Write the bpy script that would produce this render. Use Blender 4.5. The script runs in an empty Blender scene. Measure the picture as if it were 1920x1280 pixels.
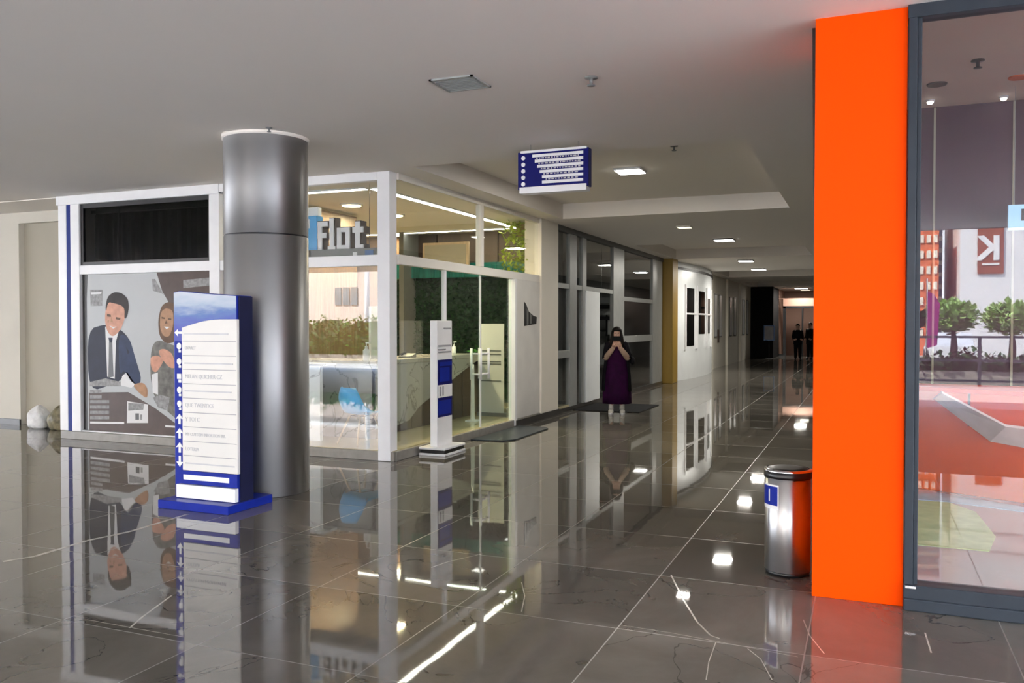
import bpy, bmesh, math, random
from mathutils import Vector, Matrix
random.seed(7)
C = bpy.context.scene.collection
SC = bpy.context.scene
R = math.radians
PI = math.pi

# ------------------------------------------------------------------ camera
CAM_H = 1.65
F_PX, CX, HY = 1600.0, 960.0, 608.0
cam_d = bpy.data.cameras.new('camera')
cam_d.sensor_width = 36.0
cam_d.lens = F_PX / 1920 * 36
cam_d.clip_start = 0.05
cam_d.clip_end = 500
cam = bpy.data.objects.new('camera', cam_d)
C.objects.link(cam)
YAW = math.atan(665 / 1600.0)
cam.location = (0, 0, CAM_H)
cam.rotation_euler = (R(90) - math.atan(32 / 1600.0), 0, YAW)
SC.camera = cam

# ------------------------------------------------------------------ world, sun, exposure
SC.view_settings.view_transform = 'Standard'
SC.view_settings.look = 'None'
SC.view_settings.gamma = 1
SC.view_settings.use_curve_mapping = False
SC.view_settings.exposure = 0.62
SC.cycles.use_denoising = True
SC.cycles.max_bounces = 10
SC.cycles.diffuse_bounces = 5
SC.cycles.glossy_bounces = 5
SC.cycles.transmission_bounces = 8
SC.cycles.transparent_max_bounces = 24
SC.cycles.sample_clamp_indirect = 6.0
SC.cycles.caustics_reflective = True
SC.cycles.caustics_refractive = False
world = bpy.data.worlds.new('sky')
SC.world = world
world.use_nodes = True
wn = world.node_tree
wn.nodes.clear()
wo = wn.nodes.new('ShaderNodeOutputWorld')
wb = wn.nodes.new('ShaderNodeBackground')
wt = wn.nodes.new('ShaderNodeTexCoord')
ws = wn.nodes.new('ShaderNodeSeparateXYZ')
wr = wn.nodes.new('ShaderNodeValToRGB')
wr.color_ramp.elements[0].position = 0.0
wr.color_ramp.elements[0].color = (0.93, 0.95, 1.0, 1)
wr.color_ramp.elements[1].position = 0.7
wr.color_ramp.elements[1].color = (0.45, 0.62, 0.95, 1)
wn.links.new(wt.outputs['Generated'], ws.inputs[0])
wn.links.new(ws.outputs['Z'], wr.inputs['Fac'])
wn.links.new(wr.outputs['Color'], wb.inputs['Color'])
wb.inputs['Strength'].default_value = 8.0
wn.links.new(wb.outputs[0], wo.inputs[0])

sun_d = bpy.data.lights.new('sun', 'SUN')
sun_d.energy = 38.0
sun_d.angle = R(0.6)
sun_d.color = (1.0, 0.95, 0.87)
sun = bpy.data.objects.new('sun', sun_d)
C.objects.link(sun)
sun.rotation_euler = Vector((0.55, -0.50, -0.95)).to_track_quat('-Z', 'Y').to_euler()

# ------------------------------------------------------------------ helpers
def D(u, x=None, y=None):
    """depth from the camera of the vertical plane x or y, seen along column u"""
    t = (u - CX) / F_PX
    if x is not None:
        return x / (-.3838 + .9234 * t)
    return y / (.9234 + .3838 * t)

def onX(u, v, x):                      # -> (y, z) of a point on the plane X = x
    t = (u - CX) / F_PX
    d = D(u, x=x)
    return d * (.9234 + .3838 * t), CAM_H - (v - HY) / F_PX * d

def onY(u, v, y):                      # -> (x, z) of a point on the plane Y = y
    t = (u - CX) / F_PX
    d = D(u, y=y)
    return d * (-.3838 + .9234 * t), CAM_H - (v - HY) / F_PX * d

MATS = {}
def mat(name, col, rough=0.5, metal=0.0, var=0.06, scale=6.0, bump=0.0, bscale=60.0, spec=0.5, emit=0.0, ecol=None, stretch=None, coat=0.0):
    if name in MATS:
        return MATS[name]
    m = bpy.data.materials.new(name)
    m.use_nodes = True
    nt = m.node_tree
    b = nt.nodes['Principled BSDF']
    b.inputs['Roughness'].default_value = rough
    b.inputs['Metallic'].default_value = metal
    b.inputs['Specular IOR Level'].default_value = spec
    if coat:
        b.inputs['Coat Weight'].default_value = coat
        b.inputs['Coat Roughness'].default_value = 0.05
    tc = nt.nodes.new('ShaderNodeTexCoord')
    mp = nt.nodes.new('ShaderNodeMapping')
    if stretch:
        mp.inputs['Scale'].default_value = stretch
    nz = nt.nodes.new('ShaderNodeTexNoise')
    nz.inputs['Scale'].default_value = scale
    nz.inputs['Detail'].default_value = 4
    nt.links.new(tc.outputs['Object'], mp.inputs[0])
    nt.links.new(mp.outputs[0], nz.inputs['Vector'])
    rp = nt.nodes.new('ShaderNodeValToRGB')
    lo = [max(0, c * (1 - var)) for c in col[:3]] + [1]
    hi = [min(1, c * (1 + var)) for c in col[:3]] + [1]
    rp.color_ramp.elements[0].position = 0.3
    rp.color_ramp.elements[1].position = 0.7
    rp.color_ramp.elements[0].color = lo
    rp.color_ramp.elements[1].color = hi
    nt.links.new(nz.outputs['Fac'], rp.inputs[0])
    nt.links.new(rp.outputs[0], b.inputs['Base Color'])
    if bump:
        n2 = nt.nodes.new('ShaderNodeTexNoise')
        n2.inputs['Scale'].default_value = bscale
        nt.links.new(mp.outputs[0], n2.inputs['Vector'])
        bp = nt.nodes.new('ShaderNodeBump')
        bp.inputs['Strength'].default_value = bump
        bp.inputs['Distance'].default_value = 0.02
        nt.links.new(n2.outputs['Fac'], bp.inputs['Height'])
        nt.links.new(bp.outputs[0], b.inputs['Normal'])
    if emit:
        b.inputs['Emission Color'].default_value = (*(ecol or col)[:3], 1)
        b.inputs['Emission Strength'].default_value = emit
    MATS[name] = m
    return m

def glass_mat(name, tint=(0.9, 0.94, 0.92), ior=1.55, refl=1.0, rough=0.0):
    m = bpy.data.materials.new(name)
    m.use_nodes = True
    nt = m.node_tree
    nt.nodes.clear()
    o = nt.nodes.new('ShaderNodeOutputMaterial')
    mx = nt.nodes.new('ShaderNodeMixShader')
    tr = nt.nodes.new('ShaderNodeBsdfTransparent')
    tr.inputs[0].default_value = (*tint, 1)
    gl = nt.nodes.new('ShaderNodeBsdfGlossy')
    gl.inputs['Roughness'].default_value = rough
    gl.inputs['Color'].default_value = (1, 1, 1, 1)
    ge = nt.nodes.new('ShaderNodeNewGeometry')
    dt = nt.nodes.new('ShaderNodeVectorMath'); dt.operation = 'DOT_PRODUCT'
    nt.links.new(ge.outputs['Normal'], dt.inputs[0]); nt.links.new(ge.outputs['Incoming'], dt.inputs[1])
    def mth(op, a, b_, clamp=False):
        n = nt.nodes.new('ShaderNodeMath'); n.operation = op; n.use_clamp = clamp
        for i, x in enumerate((a, b_)):
            if x is None: continue
            if isinstance(x, (int, float)): n.inputs[i].default_value = x
            else: nt.links.new(x, n.inputs[i])
        return n.outputs[0]
    f0 = ((ior - 1) / (ior + 1)) ** 2 * refl
    cs = mth('SUBTRACT', 1.0, mth('ABSOLUTE', dt.outputs['Value'], None))
    fac = mth('ADD', mth('MULTIPLY', mth('POWER', cs, 5.0), 1 - f0), f0, True)
    nt.links.new(fac, mx.inputs[0])
    nt.links.new(tr.outputs[0], mx.inputs[1])
    nt.links.new(gl.outputs[0], mx.inputs[2])
    nt.links.new(mx.outputs[0], o.inputs[0])
    MATS[name] = m
    return m

class MB:
    def __init__(s):
        s.v, s.f, s.mi, s.sm = [], [], [], []
        s.m = 0
        s.smooth = False
        s.parts = []
    def add(s, vs, fs):
        n = len(s.v)
        s.parts.append((n, len(s.f)))
        s.v += [tuple(p) for p in vs]
        for f in fs:
            s.f.append([n + i for i in f]); s.mi.append(s.m); s.sm.append(s.smooth)
        return s
    def box(s, x0, x1, y0, y1, z0, z1):
        x0, x1 = min(x0, x1), max(x0, x1); y0, y1 = min(y0, y1), max(y0, y1); z0, z1 = min(z0, z1), max(z0, z1)
        return s.add([(x0,y0,z0),(x1,y0,z0),(x1,y1,z0),(x0,y1,z0),(x0,y0,z1),(x1,y0,z1),(x1,y1,z1),(x0,y1,z1)],
                     [(3,2,1,0),(4,5,6,7),(0,1,5,4),(1,2,6,5),(2,3,7,6),(3,0,4,7)])
    def prism(s, pts, axis, a0, a1):
        """pts: 2-D outline in the plane across AXIS; x -> (y,z), y -> (x,z), z -> (x,y)"""
        def P(p, a):
            return {'x': (a, p[0], p[1]), 'y': (p[0], a, p[1]), 'z': (p[0], p[1], a)}[axis]
        n = len(pts)
        vs = [P(p, a0) for p in pts] + [P(p, a1) for p in pts]
        fs = [list(range(n))[::-1], [n + i for i in range(n)]]
        fs += [(i, (i + 1) % n, n + (i + 1) % n, n + i) for i in range(n)]
        return s.add(vs, fs)
    def lathe(s, prof, c=(0, 0), n=32, sx=1, sy=1, cap=True):
        vs, fs = [], []
        for r, z in prof:
            for i in range(n):
                a = 2 * PI * i / n
                vs.append((c[0] + r * math.cos(a) * sx, c[1] + r * math.sin(a) * sy, z))
        k = len(prof)
        for j in range(k - 1):
            for i in range(n):
                i2 = (i + 1) % n
                fs.append((j*n+i, j*n+i2, (j+1)*n+i2, (j+1)*n+i))
        if cap:
            fs.append([i for i in range(n)][::-1]); fs.append([(k-1)*n+i for i in range(n)])
        return s.add(vs, fs)
    def tube(s, path, r, n=10, cap=True):
        path = [Vector(p) for p in path]
        rs = r if isinstance(r, (list, tuple)) else [r] * len(path)
        vs, fs = [], []
        up = None
        for i, p in enumerate(path):
            a = path[max(0, i - 1)]; b = path[min(len(path) - 1, i + 1)]
            t = (b - a).normalized()
            if up is None:
                up = Vector((0, 0, 1)) if abs(t.z) < 0.9 else Vector((1, 0, 0))
            sd = t.cross(up).normalized(); u2 = sd.cross(t).normalized(); up = u2
            for k in range(n):
                an = 2 * PI * k / n
                vs.append(p + (sd * math.cos(an) + u2 * math.sin(an)) * rs[i])
        for i in range(len(path) - 1):
            for k in range(n):
                k2 = (k + 1) % n
                fs.append((i*n+k, i*n+k2, (i+1)*n+k2, (i+1)*n+k))
        if cap:
            fs.append([k for k in range(n)][::-1]); fs.append([(len(path)-1)*n+k for k in range(n)])
        return s.add(vs, fs)
    def ball(s, c, rx, ry=None, rz=None, n=16, m=10):
        ry = rx if ry is None else ry; rz = rx if rz is None else rz
        prof = []
        vs, fs = [], []
        for j in range(m + 1):
            ph = PI * j / m
            for i in range(n):
                a = 2 * PI * i / n
                vs.append((c[0] + rx*math.sin(ph)*math.cos(a), c[1] + ry*math.sin(ph)*math.sin(a), c[2] - rz*math.cos(ph)))
        for j in range(m):
            for i in range(n):
                i2 = (i + 1) % n
                fs.append((j*n+i, j*n+i2, (j+1)*n+i2, (j+1)*n+i))
        return s.add(vs, fs)
    def leaf(s, p, sz, rnd=random):
        a = rnd.uniform(0, 2 * PI); e = rnd.uniform(-0.3, 1.2)
        d = Vector((math.cos(a) * math.cos(e), math.sin(a) * math.cos(e), math.sin(e)))
        w = Vector((-math.sin(a), math.cos(a), rnd.uniform(-.4, .4))).normalized() * sz * 0.32
        p = Vector(p); d = d * sz
        return s.add([p, p + d * .5 + w, p + d, p + d * .5 - w], [(0, 1, 2, 3)])

def obj(name, mb, mats, parent=None, label=None, cat=None, group=None, kind=None, bevel=0, seg=2, origin=None):
    me = bpy.data.meshes.new(name)
    if not isinstance(mats, (list, tuple)):
        mats = [mats]
    me.from_pydata([tuple(p) for p in mb.v], [], mb.f)
    for m in mats:
        me.materials.append(MATS[m] if isinstance(m, str) else m)
    for p, i, s_ in zip(me.polygons, mb.mi, mb.sm):
        p.material_index = i
        p.use_smooth = s_
    me.update()
    bm = bmesh.new(); bm.from_mesh(me)
    if not all(len(f.verts) == 4 and len(f.link_faces if False else f.verts) == 4 and not f.edges[0].is_manifold for f in bm.faces):
        bmesh.ops.recalc_face_normals(bm, faces=bm.faces)
    bm.to_mesh(me); bm.free()
    o = bpy.data.objects.new(name, me)
    C.objects.link(o)
    if parent is not None:
        base = parent
        off = Vector(base.get('_o', (0, 0, 0)))
        me.transform(Matrix.Translation(-off))
        o.parent = parent
        o['_o'] = tuple(off)
    elif kind != 'structure':
        if origin is None:
            xs = [v.co.x for v in me.vertices]; ys = [v.co.y for v in me.vertices]; zs = [v.co.z for v in me.vertices]
            origin = ((min(xs) + max(xs)) / 2, (min(ys) + max(ys)) / 2, min(zs))
        me.transform(Matrix.Translation(-Vector(origin)))
        o.location = origin
        o['_o'] = tuple(origin)
    if bevel:
        b = o.modifiers.new('bevel', 'BEVEL')
        b.width = bevel; b.segments = seg; b.limit_method = 'ANGLE'; b.angle_limit = R(40)
    if label: o['label'] = label
    if cat: o['category'] = cat
    if group: o['group'] = group
    if kind: o['kind'] = kind
    return o

def objs(name, mb, mats, parent):
    """every piece that was added to MB as an object of its own"""
    out = []
    bounds = mb.parts + [(len(mb.v), len(mb.f))]
    for (v0, f0), (v1, f1) in zip(bounds, bounds[1:]):
        q = MB()
        q.v = mb.v[v0:v1]; q.f = [[i - v0 for i in f] for f in mb.f[f0:f1]]; q.mi = mb.mi[f0:f1]; q.sm = mb.sm[f0:f1]
        out.append(obj(name, q, mats, parent))
    return out

def thing(name, loc, label=None, cat=None, group=None, kind=None):
    o = bpy.data.objects.new(name, None)
    o.empty_display_size = 0.1
    C.objects.link(o)
    o.location = loc
    o['_o'] = tuple(loc)
    if label: o['label'] = label
    if cat: o['category'] = cat
    if group: o['group'] = group
    if kind: o['kind'] = kind
    return o

def dup(root, loc, rotz=None, label=None, group=None):
    def cp(o, par):
        c = o.copy(); C.objects.link(c)
        if par is not None: c.parent = par
        for ch in [k for k in bpy.data.objects if k.parent == o]:
            if ch.name not in made:
                made.add(cp(ch, c).name)
        return c
    made = set()
    r = cp(root, None)
    r.location = loc
    if rotz is not None: r.rotation_euler = (0, 0, rotz)
    if label: r['label'] = label
    if group: r['group'] = group
    return r

def text_mb(s, size, M, depth=0.002, mb=None, align='LEFT', bold=0.0, sx=1.0):
    """lettering as a mesh; M maps the text plane (x right, y up, z out) to the world"""
    cu = bpy.data.curves.new('lettering', 'FONT')
    cu.body = s; cu.size = size; cu.extrude = depth / 2; cu.align_x = align
    cu.offset = bold
    cu.resolution_u = 3
    to = bpy.data.objects.new('lettering', cu)
    C.objects.link(to)
    bpy.context.view_layer.update()
    dg = bpy.context.evaluated_depsgraph_get()
    me = bpy.data.meshes.new_from_object(to.evaluated_get(dg))
    mb = mb or MB()
    S = Matrix.Diagonal((sx, 1, 1, 1))
    mb.add([(M @ S @ v.co) for v in me.vertices], [list(p.vertices) for p in me.polygons])
    bpy.data.objects.remove(to); bpy.data.curves.remove(cu); bpy.data.meshes.remove(me)
    return mb

def frame_m(o, xd, yd):
    xd = Vector(xd).normalized(); yd = Vector(yd).normalized(); zd = xd.cross(yd)
    return Matrix(((xd.x, yd.x, zd.x, o[0]), (xd.y, yd.y, zd.y, o[1]), (xd.z, yd.z, zd.z, o[2]), (0, 0, 0, 1)))

# ------------------------------------------------------------------ materials
mat('ceiling_paint', (0.80, 0.755, 0.70), 0.75, var=0.03, scale=0.35, spec=0.3, stretch=(1, .35, 1))
mat('cream_paint', (0.82, 0.77, 0.67), 0.6, var=0.03, scale=1.5)
mat('beige_wall', (0.82, 0.78, 0.68), 0.7, var=0.04, scale=1)
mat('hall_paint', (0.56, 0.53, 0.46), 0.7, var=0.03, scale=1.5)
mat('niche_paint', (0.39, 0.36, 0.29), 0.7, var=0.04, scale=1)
mat('white_metal', (0.84, 0.84, 0.85), 0.35, var=0.02)
mat('cream_metal', (0.78, 0.75, 0.69), 0.4, var=0.02)
mat('navy', (0.012, 0.03, 0.20), 0.35, var=0.05, spec=0.12)
mat('totem_side', (0.014, 0.016, 0.050), 0.4, var=0.1, spec=0.2)
mat('royal_blue', (0.010, 0.024, 0.27), 0.3, var=0.1, spec=0.12)
mat('deep_blue', (0.008, 0.010, 0.13), 0.3, var=0.1, spec=0.12)
mat('orange', (0.93, 0.066, 0.0), 0.5, var=0.02, scale=1.0, spec=0.04)
mat('orange_counter', (0.92, 0.13, 0.025), 0.22, var=0.08, scale=1.2)
mat('pale_pink', (0.88, 0.72, 0.68), 0.25, var=0.08)
mat('charcoal', (0.035, 0.042, 0.052), 0.3, var=0.1, spec=0.12)
mat('black', (0.008, 0.008, 0.009), 0.35, var=0.2)
mat('matt_black', (0.010, 0.010, 0.011), 0.8, var=0.2, spec=0.12)
mat('kerb_stone', (0.24, 0.225, 0.20), 0.35, var=0.12, scale=9)
mat('dark_stone', (0.05, 0.047, 0.043), 0.2, var=0.2, scale=5)
mat('lobby_tile', (0.52, 0.46, 0.30), 0.12, var=0.06, scale=2)
mat('brown_panel', (0.13, 0.085, 0.055), 0.4, var=0.25, scale=3, stretch=(8, 8, .6))
mat('tan_panel', (0.16, 0.11, 0.075), 0.45, var=0.12, scale=3, stretch=(6, 6, .5))
mat('dark_brown', (0.055, 0.033, 0.022), 0.4, var=0.2, stretch=(6, 6, .5))
mat('teal_glass', (0.01, 0.14, 0.12), 0.15, var=0.4, scale=4, stretch=(3, 3, .3))
mat('leaf_dark', (0.012, 0.045, 0.012), 0.6, var=0.6, scale=5, spec=0.12)
mat('leaf_mid', (0.030, 0.120, 0.015), 0.55, var=0.5, scale=8, spec=0.12)
mat('leaf_lime', (0.36, 0.46, 0.04), 0.5, var=0.4, scale=6, spec=0.12)
mat('moss_wall', (0.008, 0.030, 0.010), 0.85, var=0.7, scale=14, bump=0.9, bscale=35)
mat('chair_blue', (0.07, 0.40, 0.80), 0.35, var=0.02)
mat('pale_wood', (0.55, 0.42, 0.28), 0.5, var=0.15, stretch=(10, 10, 1))
mat('chrome', (0.75, 0.75, 0.76), 0.12, 1.0, var=0.02)
mat('skin', (0.62, 0.38, 0.28), 0.5, var=0.04)
mat('hair', (0.012, 0.009, 0.008), 0.5, var=0.3, spec=0.12)
mat('purple_cloth', (0.026, 0.002, 0.028), 0.8, var=0.3, scale=8, spec=0.12)
mat('black_cloth', (0.008, 0.007, 0.010), 0.85, var=0.3, spec=0.12)
mat('beige_knit', (0.42, 0.30, 0.22), 0.8, var=0.1, spec=0.12)
mat('sneaker_white', (0.72, 0.70, 0.64), 0.5, var=0.04)
mat('purple_panel', (0.058, 0.010, 0.036), 0.5, var=0.05, scale=1)
mat('room_floor', (0.36, 0.37, 0.39), 0.1, var=0.04, scale=1)
mat('room_ceiling', (0.60, 0.53, 0.45), 0.8, var=0.03, scale=1)
mat('sky_blue_board', (0.35, 0.62, 0.90), 0.4, var=0.05, emit=0.3)
mat('yellow_paint', (0.34, 0.21, 0.03), 0.4, var=0.12, scale=1.5, stretch=(3, 3, .4))
mat('grey_panel', (0.30, 0.31, 0.30), 0.35, var=0.06)
mat('mid_grey', (0.16, 0.165, 0.16), 0.4, var=0.08)
mat('dark_grey', (0.045, 0.047, 0.046), 0.35, var=0.15)
mat('panel_putty', (0.74, 0.72, 0.68), 0.5, var=0.05, scale=3)
mat('lamp_white', (1, 1, 1), 0.5, var=0.0, emit=14.0, ecol=(1.0, 0.97, 0.90))
mat('lamp_dim', (0.8, 0.75, 0.6), 0.5, var=0.0, emit=1.0, ecol=(1.0, 0.92, 0.65))
mat('lamp_warm', (1, 0.85, 0.5), 0.5, var=0.0, emit=16.0, ecol=(1.0, 0.80, 0.38))
mat('led_strip', (1, 1, 1), 0.5, var=0.0, emit=9.0, ecol=(1.0, 0.95, 0.80))
mat('asphalt', (0.10, 0.10, 0.11), 0.8, var=0.1, scale=2)
mat('pavement', (0.42, 0.40, 0.38), 0.7, var=0.08, scale=1)
mat('portico_paving', (0.22, 0.21, 0.20), 0.7, var=0.08, scale=1)
mat('leaf_pale', (0.30, 0.44, 0.14), 0.6, var=0.4, scale=6)
mat('grass', (0.10, 0.22, 0.04), 0.9, var=0.3, scale=12)
mat('bldg_white', (0.80, 0.79, 0.77), 0.7, var=0.04)
mat('bldg_pink', (0.54, 0.45, 0.39), 0.8, var=0.05, scale=.5)
mat('bldg_cream', (0.74, 0.66, 0.54), 0.8, var=0.05, scale=.5)
mat('bldg_brick', (0.55, 0.13, 0.05), 0.8, var=0.2, scale=2)
mat('bldg_glass', (0.10, 0.16, 0.20), 0.15, var=0.3, scale=1)
mat('sign_brown', (0.24, 0.07, 0.04), 0.5, var=0.05)
mat('magenta_cloth', (0.22, 0.02, 0.13), 0.6, var=0.1, spec=0.12)
mat('bag_white', (0.66, 0.66, 0.66), 0.6, var=0.12, scale=12, bump=0.8, bscale=14)
mat('bag_olive', (0.17, 0.15, 0.09), 0.5, var=0.5, scale=12, bump=0.8, bscale=14)
mat('pink_wall', (0.34, 0.20, 0.15), 0.6, var=0.06, scale=.6)
mat('poster_grey', (0.47, 0.49, 0.50), 0.25, var=0.03, scale=1.5, spec=0.12)
mat('poster_brown', (0.10, 0.075, 0.068), 0.25, var=0.1, spec=0.12)
mat('poster_suit', (0.012, 0.016, 0.035), 0.3, var=0.2, spec=0.12)
mat('poster_navy', (0.02, 0.035, 0.085), 0.3, var=0.2, spec=0.12)
mat('poster_skin', (0.58, 0.30, 0.21), 0.3, var=0.15, scale=12, spec=0.12)
mat('poster_skin2', (0.42, 0.24, 0.14), 0.3, var=0.15, scale=12, spec=0.12)
mat('poster_hair', (0.020, 0.014, 0.012), 0.3, var=0.3, spec=0.12)
mat('poster_hair2', (0.13, 0.075, 0.045), 0.3, var=0.3, spec=0.12)
mat('poster_cloth', (0.16, 0.155, 0.14), 0.3, var=0.4, scale=10, spec=0.12)
mat('poster_white', (0.72, 0.72, 0.72), 0.3, var=0.03, spec=0.12)
mat('poster_line', (0.28, 0.28, 0.28), 0.3, var=0.3, scale=20, spec=0.12)
mat('ink_grey', (0.32, 0.32, 0.34), 0.5, var=0.1)
mat('ink_light', (0.50, 0.50, 0.52), 0.5, var=0.1)
mat('ivory', (0.68, 0.665, 0.63), 0.4, var=0.02)
mat('frosted_white', (0.84, 0.87, 0.88), 0.3, var=0.04, scale=2)
mat('screen_blue', (0.03, 0.12, 0.35), 0.3, var=0.05)
glass_mat('clear_glass', (0.94, 0.96, 0.95), 1.42, 1.0)
glass_mat('shop_glass', (0.92, 0.94, 0.94), 1.42, 1.0)
glass_mat('smoked_glass', (0.50, 0.50, 0.50), 1.42, 0.6)
glass_mat('coated_glass', (0.95, 0.96, 0.96), 1.42, 2.0)
glass_mat('big_glass', (0.94, 0.94, 0.94), 1.42, 1.35)
glass_mat('green_glass', (0.88, 0.95, 0.92), 1.42, 1.0)
mat('black_glass', (0.004, 0.004, 0.004), 0.03, var=0.1, spec=0.5)

# brushed steel column
m = mat('brushed_steel', (0.42, 0.42, 0.425), 0.26, 1.0, var=0.03, scale=2, stretch=(1, 1, .1))
bs = m.node_tree.nodes['Principled BSDF']
bs.inputs['Anisotropic'].default_value = 0.80
tg = m.node_tree.nodes.new('ShaderNodeTangent'); tg.direction_type = 'RADIAL'; tg.axis = 'Z'
m.node_tree.links.new(tg.outputs[0], bs.inputs['Tangent'])
bs.inputs['Anisotropic Rotation'].default_value = 0.25
bs.inputs['Roughness'].default_value = 0.5
m = mat('bin_steel', (0.62, 0.62, 0.63), 0.34, 1.0, var=0.02)
bs = m.node_tree.nodes['Principled BSDF']
bs.inputs['Anisotropic'].default_value = 0.9
tg = m.node_tree.nodes.new('ShaderNodeTangent'); tg.direction_type = 'RADIAL'; tg.axis = 'Z'
m.node_tree.links.new(tg.outputs[0], bs.inputs['Tangent'])
bs.inputs['Anisotropic Rotation'].default_value = 0.25

# marble of the reception desk
def marble(name, base, vein, rough=0.25, sc=1.4):
    m = bpy.data.materials.new(name); m.use_nodes = True
    nt = m.node_tree; b = nt.nodes['Principled BSDF']
    b.inputs['Roughness'].default_value = rough
    tc = nt.nodes.new('ShaderNodeTexCoord')
    nz = nt.nodes.new('ShaderNodeTexNoise'); nz.inputs['Scale'].default_value = sc; nz.inputs['Detail'].default_value = 7
    nz.inputs['Distortion'].default_value = 1.2
    nt.links.new(tc.outputs['Object'], nz.inputs['Vector'])
    r1 = nt.nodes.new('ShaderNodeValToRGB')
    e = r1.color_ramp.elements
    e[0].position = 0.0; e[0].color = (*base, 1)
    e[1].position = 1.0; e[1].color = (*[c * 0.85 for c in base], 1)
    a = r1.color_ramp.elements.new(0.485); a.color = (*base, 1)
    a = r1.color_ramp.elements.new(0.50); a.color = (*vein, 1)
    a = r1.color_ramp.elements.new(0.515); a.color = (*[c * 0.93 for c in base], 1)
    nt.links.new(nz.outputs['Fac'], r1.inputs[0])
    nt.links.new(r1.outputs[0], b.inputs['Base Color'])
    MATS[name] = m
marble('marble_grey', (0.34, 0.335, 0.31), (0.13, 0.12, 0.11))
marble('marble_white', (0.72, 0.76, 0.77), (0.40, 0.40, 0.42))

# polished dark floor tiles
def floor_mat():
    m = bpy.data.materials.new('polished_tile'); m.use_nodes = True
    nt = m.node_tree; b = nt.nodes['Principled BSDF']; L = nt.links.new
    tc = nt.nodes.new('ShaderNodeTexCoord')
    sp = nt.nodes.new('ShaderNodeSeparateXYZ'); L(tc.outputs['Object'], sp.inputs[0])
    def M(op, a, b_=None, clamp=False):
        n = nt.nodes.new('ShaderNodeMath'); n.operation = op; n.use_clamp = clamp
        for i, x in enumerate((a, b_)):
            if x is None: continue
            if isinstance(x, (int, float)): n.inputs[i].default_value = x
            else: L(x, n.inputs[i])
        return n.outputs[0]
    TX, TY = 0.965, 1.06
    ux = M('DIVIDE', M('ADD', sp.outputs['X'], 2.205 + 40 * TX), TX)
    uy = M('DIVIDE', M('ADD', sp.outputs['Y'], -4.47 + 40 * TY), TY)
    fx, fy = M('FRACT', ux), M('FRACT', uy)
    dx = M('MULTIPLY', M('MINIMUM', fx, M('SUBTRACT', 1.0, fx)), TX)
    dy = M('MULTIPLY', M('MINIMUM', fy, M('SUBTRACT', 1.0, fy)), TY)
    seam = M('LESS_THAN', M('MINIMUM', dx, dy), 0.0035)
    cb = nt.nodes.new('ShaderNodeCombineXYZ'); L(M('FLOOR', ux), cb.inputs[0]); L(M('FLOOR', uy), cb.inputs[1])
    wn_ = nt.nodes.new('ShaderNodeTexWhiteNoise'); wn_.noise_dimensions = '2D'; L(cb.outputs[0], wn_.inputs['Vector'])
    # offset the stone pattern tile by tile
    vm = nt.nodes.new('ShaderNodeVectorMath'); vm.operation = 'MULTIPLY_ADD'
    L(cb.outputs[0], vm.inputs[0]); vm.inputs[1].default_value = (3.7, 5.1, 0); L(tc.outputs['Object'], vm.inputs[2])
    nz = nt.nodes.new('ShaderNodeTexNoise'); nz.inputs['Scale'].default_value = 1.3; nz.inputs['Detail'].default_value = 9
    nz.inputs['Roughness'].default_value = 0.62; nz.inputs['Distortion'].default_value = 0.6
    L(vm.outputs[0], nz.inputs['Vector'])
    r1 = nt.nodes.new('ShaderNodeValToRGB'); L(nz.outputs['Fac'], r1.inputs[0])
    e = r1.color_ramp.elements
    e[0].position = 0.25; e[0].color = (0.100, 0.092, 0.076, 1)
    e[1].position = 0.75; e[1].color = (0.175, 0.160, 0.137, 1)
    # dark hair cracks and pale veins
    n2 = nt.nodes.new('ShaderNodeTexNoise'); n2.inputs['Scale'].default_value = 0.9; n2.inputs['Detail'].default_value = 5
    n2.inputs['Distortion'].default_value = 1.5
    L(vm.outputs[0], n2.inputs['Vector'])
    crack = M('LESS_THAN', M('ABSOLUTE', M('SUBTRACT', n2.outputs['Fac'], 0.57)), 0.0028)
    n3 = nt.nodes.new('ShaderNodeTexNoise'); n3.inputs['Scale'].default_value = 0.55; n3.inputs['Detail'].default_value = 2
    n3.inputs['Distortion'].default_value = 0.8
    L(vm.outputs[0], n3.inputs['Vector'])
    vein = M('LESS_THAN', M('ABSOLUTE', M('SUBTRACT', n3.outputs['Fac'], 0.64)), 0.0008)
    def mix(f, a, b_):
        n = nt.nodes.new('ShaderNodeMix'); n.data_type = 'RGBA'
        L(f, n.inputs['Factor'])
        for k, x in ((6, a), (7, b_)):
            if isinstance(x, tuple): n.inputs[k].default_value = x
            else: L(x, n.inputs[k])
        return n.outputs[2]
    c = mix(M('MULTIPLY', crack, 0.6), r1.outputs[0], (0.035, 0.030, 0.025, 1))
    c = mix(M('MULTIPLY', vein, 0.0), c, (0.36, 0.32, 0.27, 1))
    c = mix(M('MULTIPLY', seam, 0.62), c, (0.25, 0.23, 0.20, 1))
    hs = nt.nodes.new('ShaderNodeHueSaturation')
    L(M('ADD', 0.85, M('MULTIPLY', wn_.outputs['Value'], 0.3)), hs.inputs['Value']); L(c, hs.inputs['Color'])
    L(hs.outputs[0], b.inputs['Base Color'])
    b.inputs['IOR'].default_value = 1.62
    rg = M('ADD', 0.025, M('MULTIPLY', seam, 0.3))
    L(rg, b.inputs['Roughness'])
    # a slight waviness, tile by tile
    n4 = nt.nodes.new('ShaderNodeTexNoise'); n4.inputs['Scale'].default_value = 2.2; L(vm.outputs[0], n4.inputs['Vector'])
    bp = nt.nodes.new('ShaderNodeBump'); bp.inputs['Strength'].default_value = 0.05; bp.inputs['Distance'].default_value = 0.01
    L(n4.outputs['Fac'], bp.inputs['Height']); L(bp.outputs[0], b.inputs['Normal'])
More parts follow.
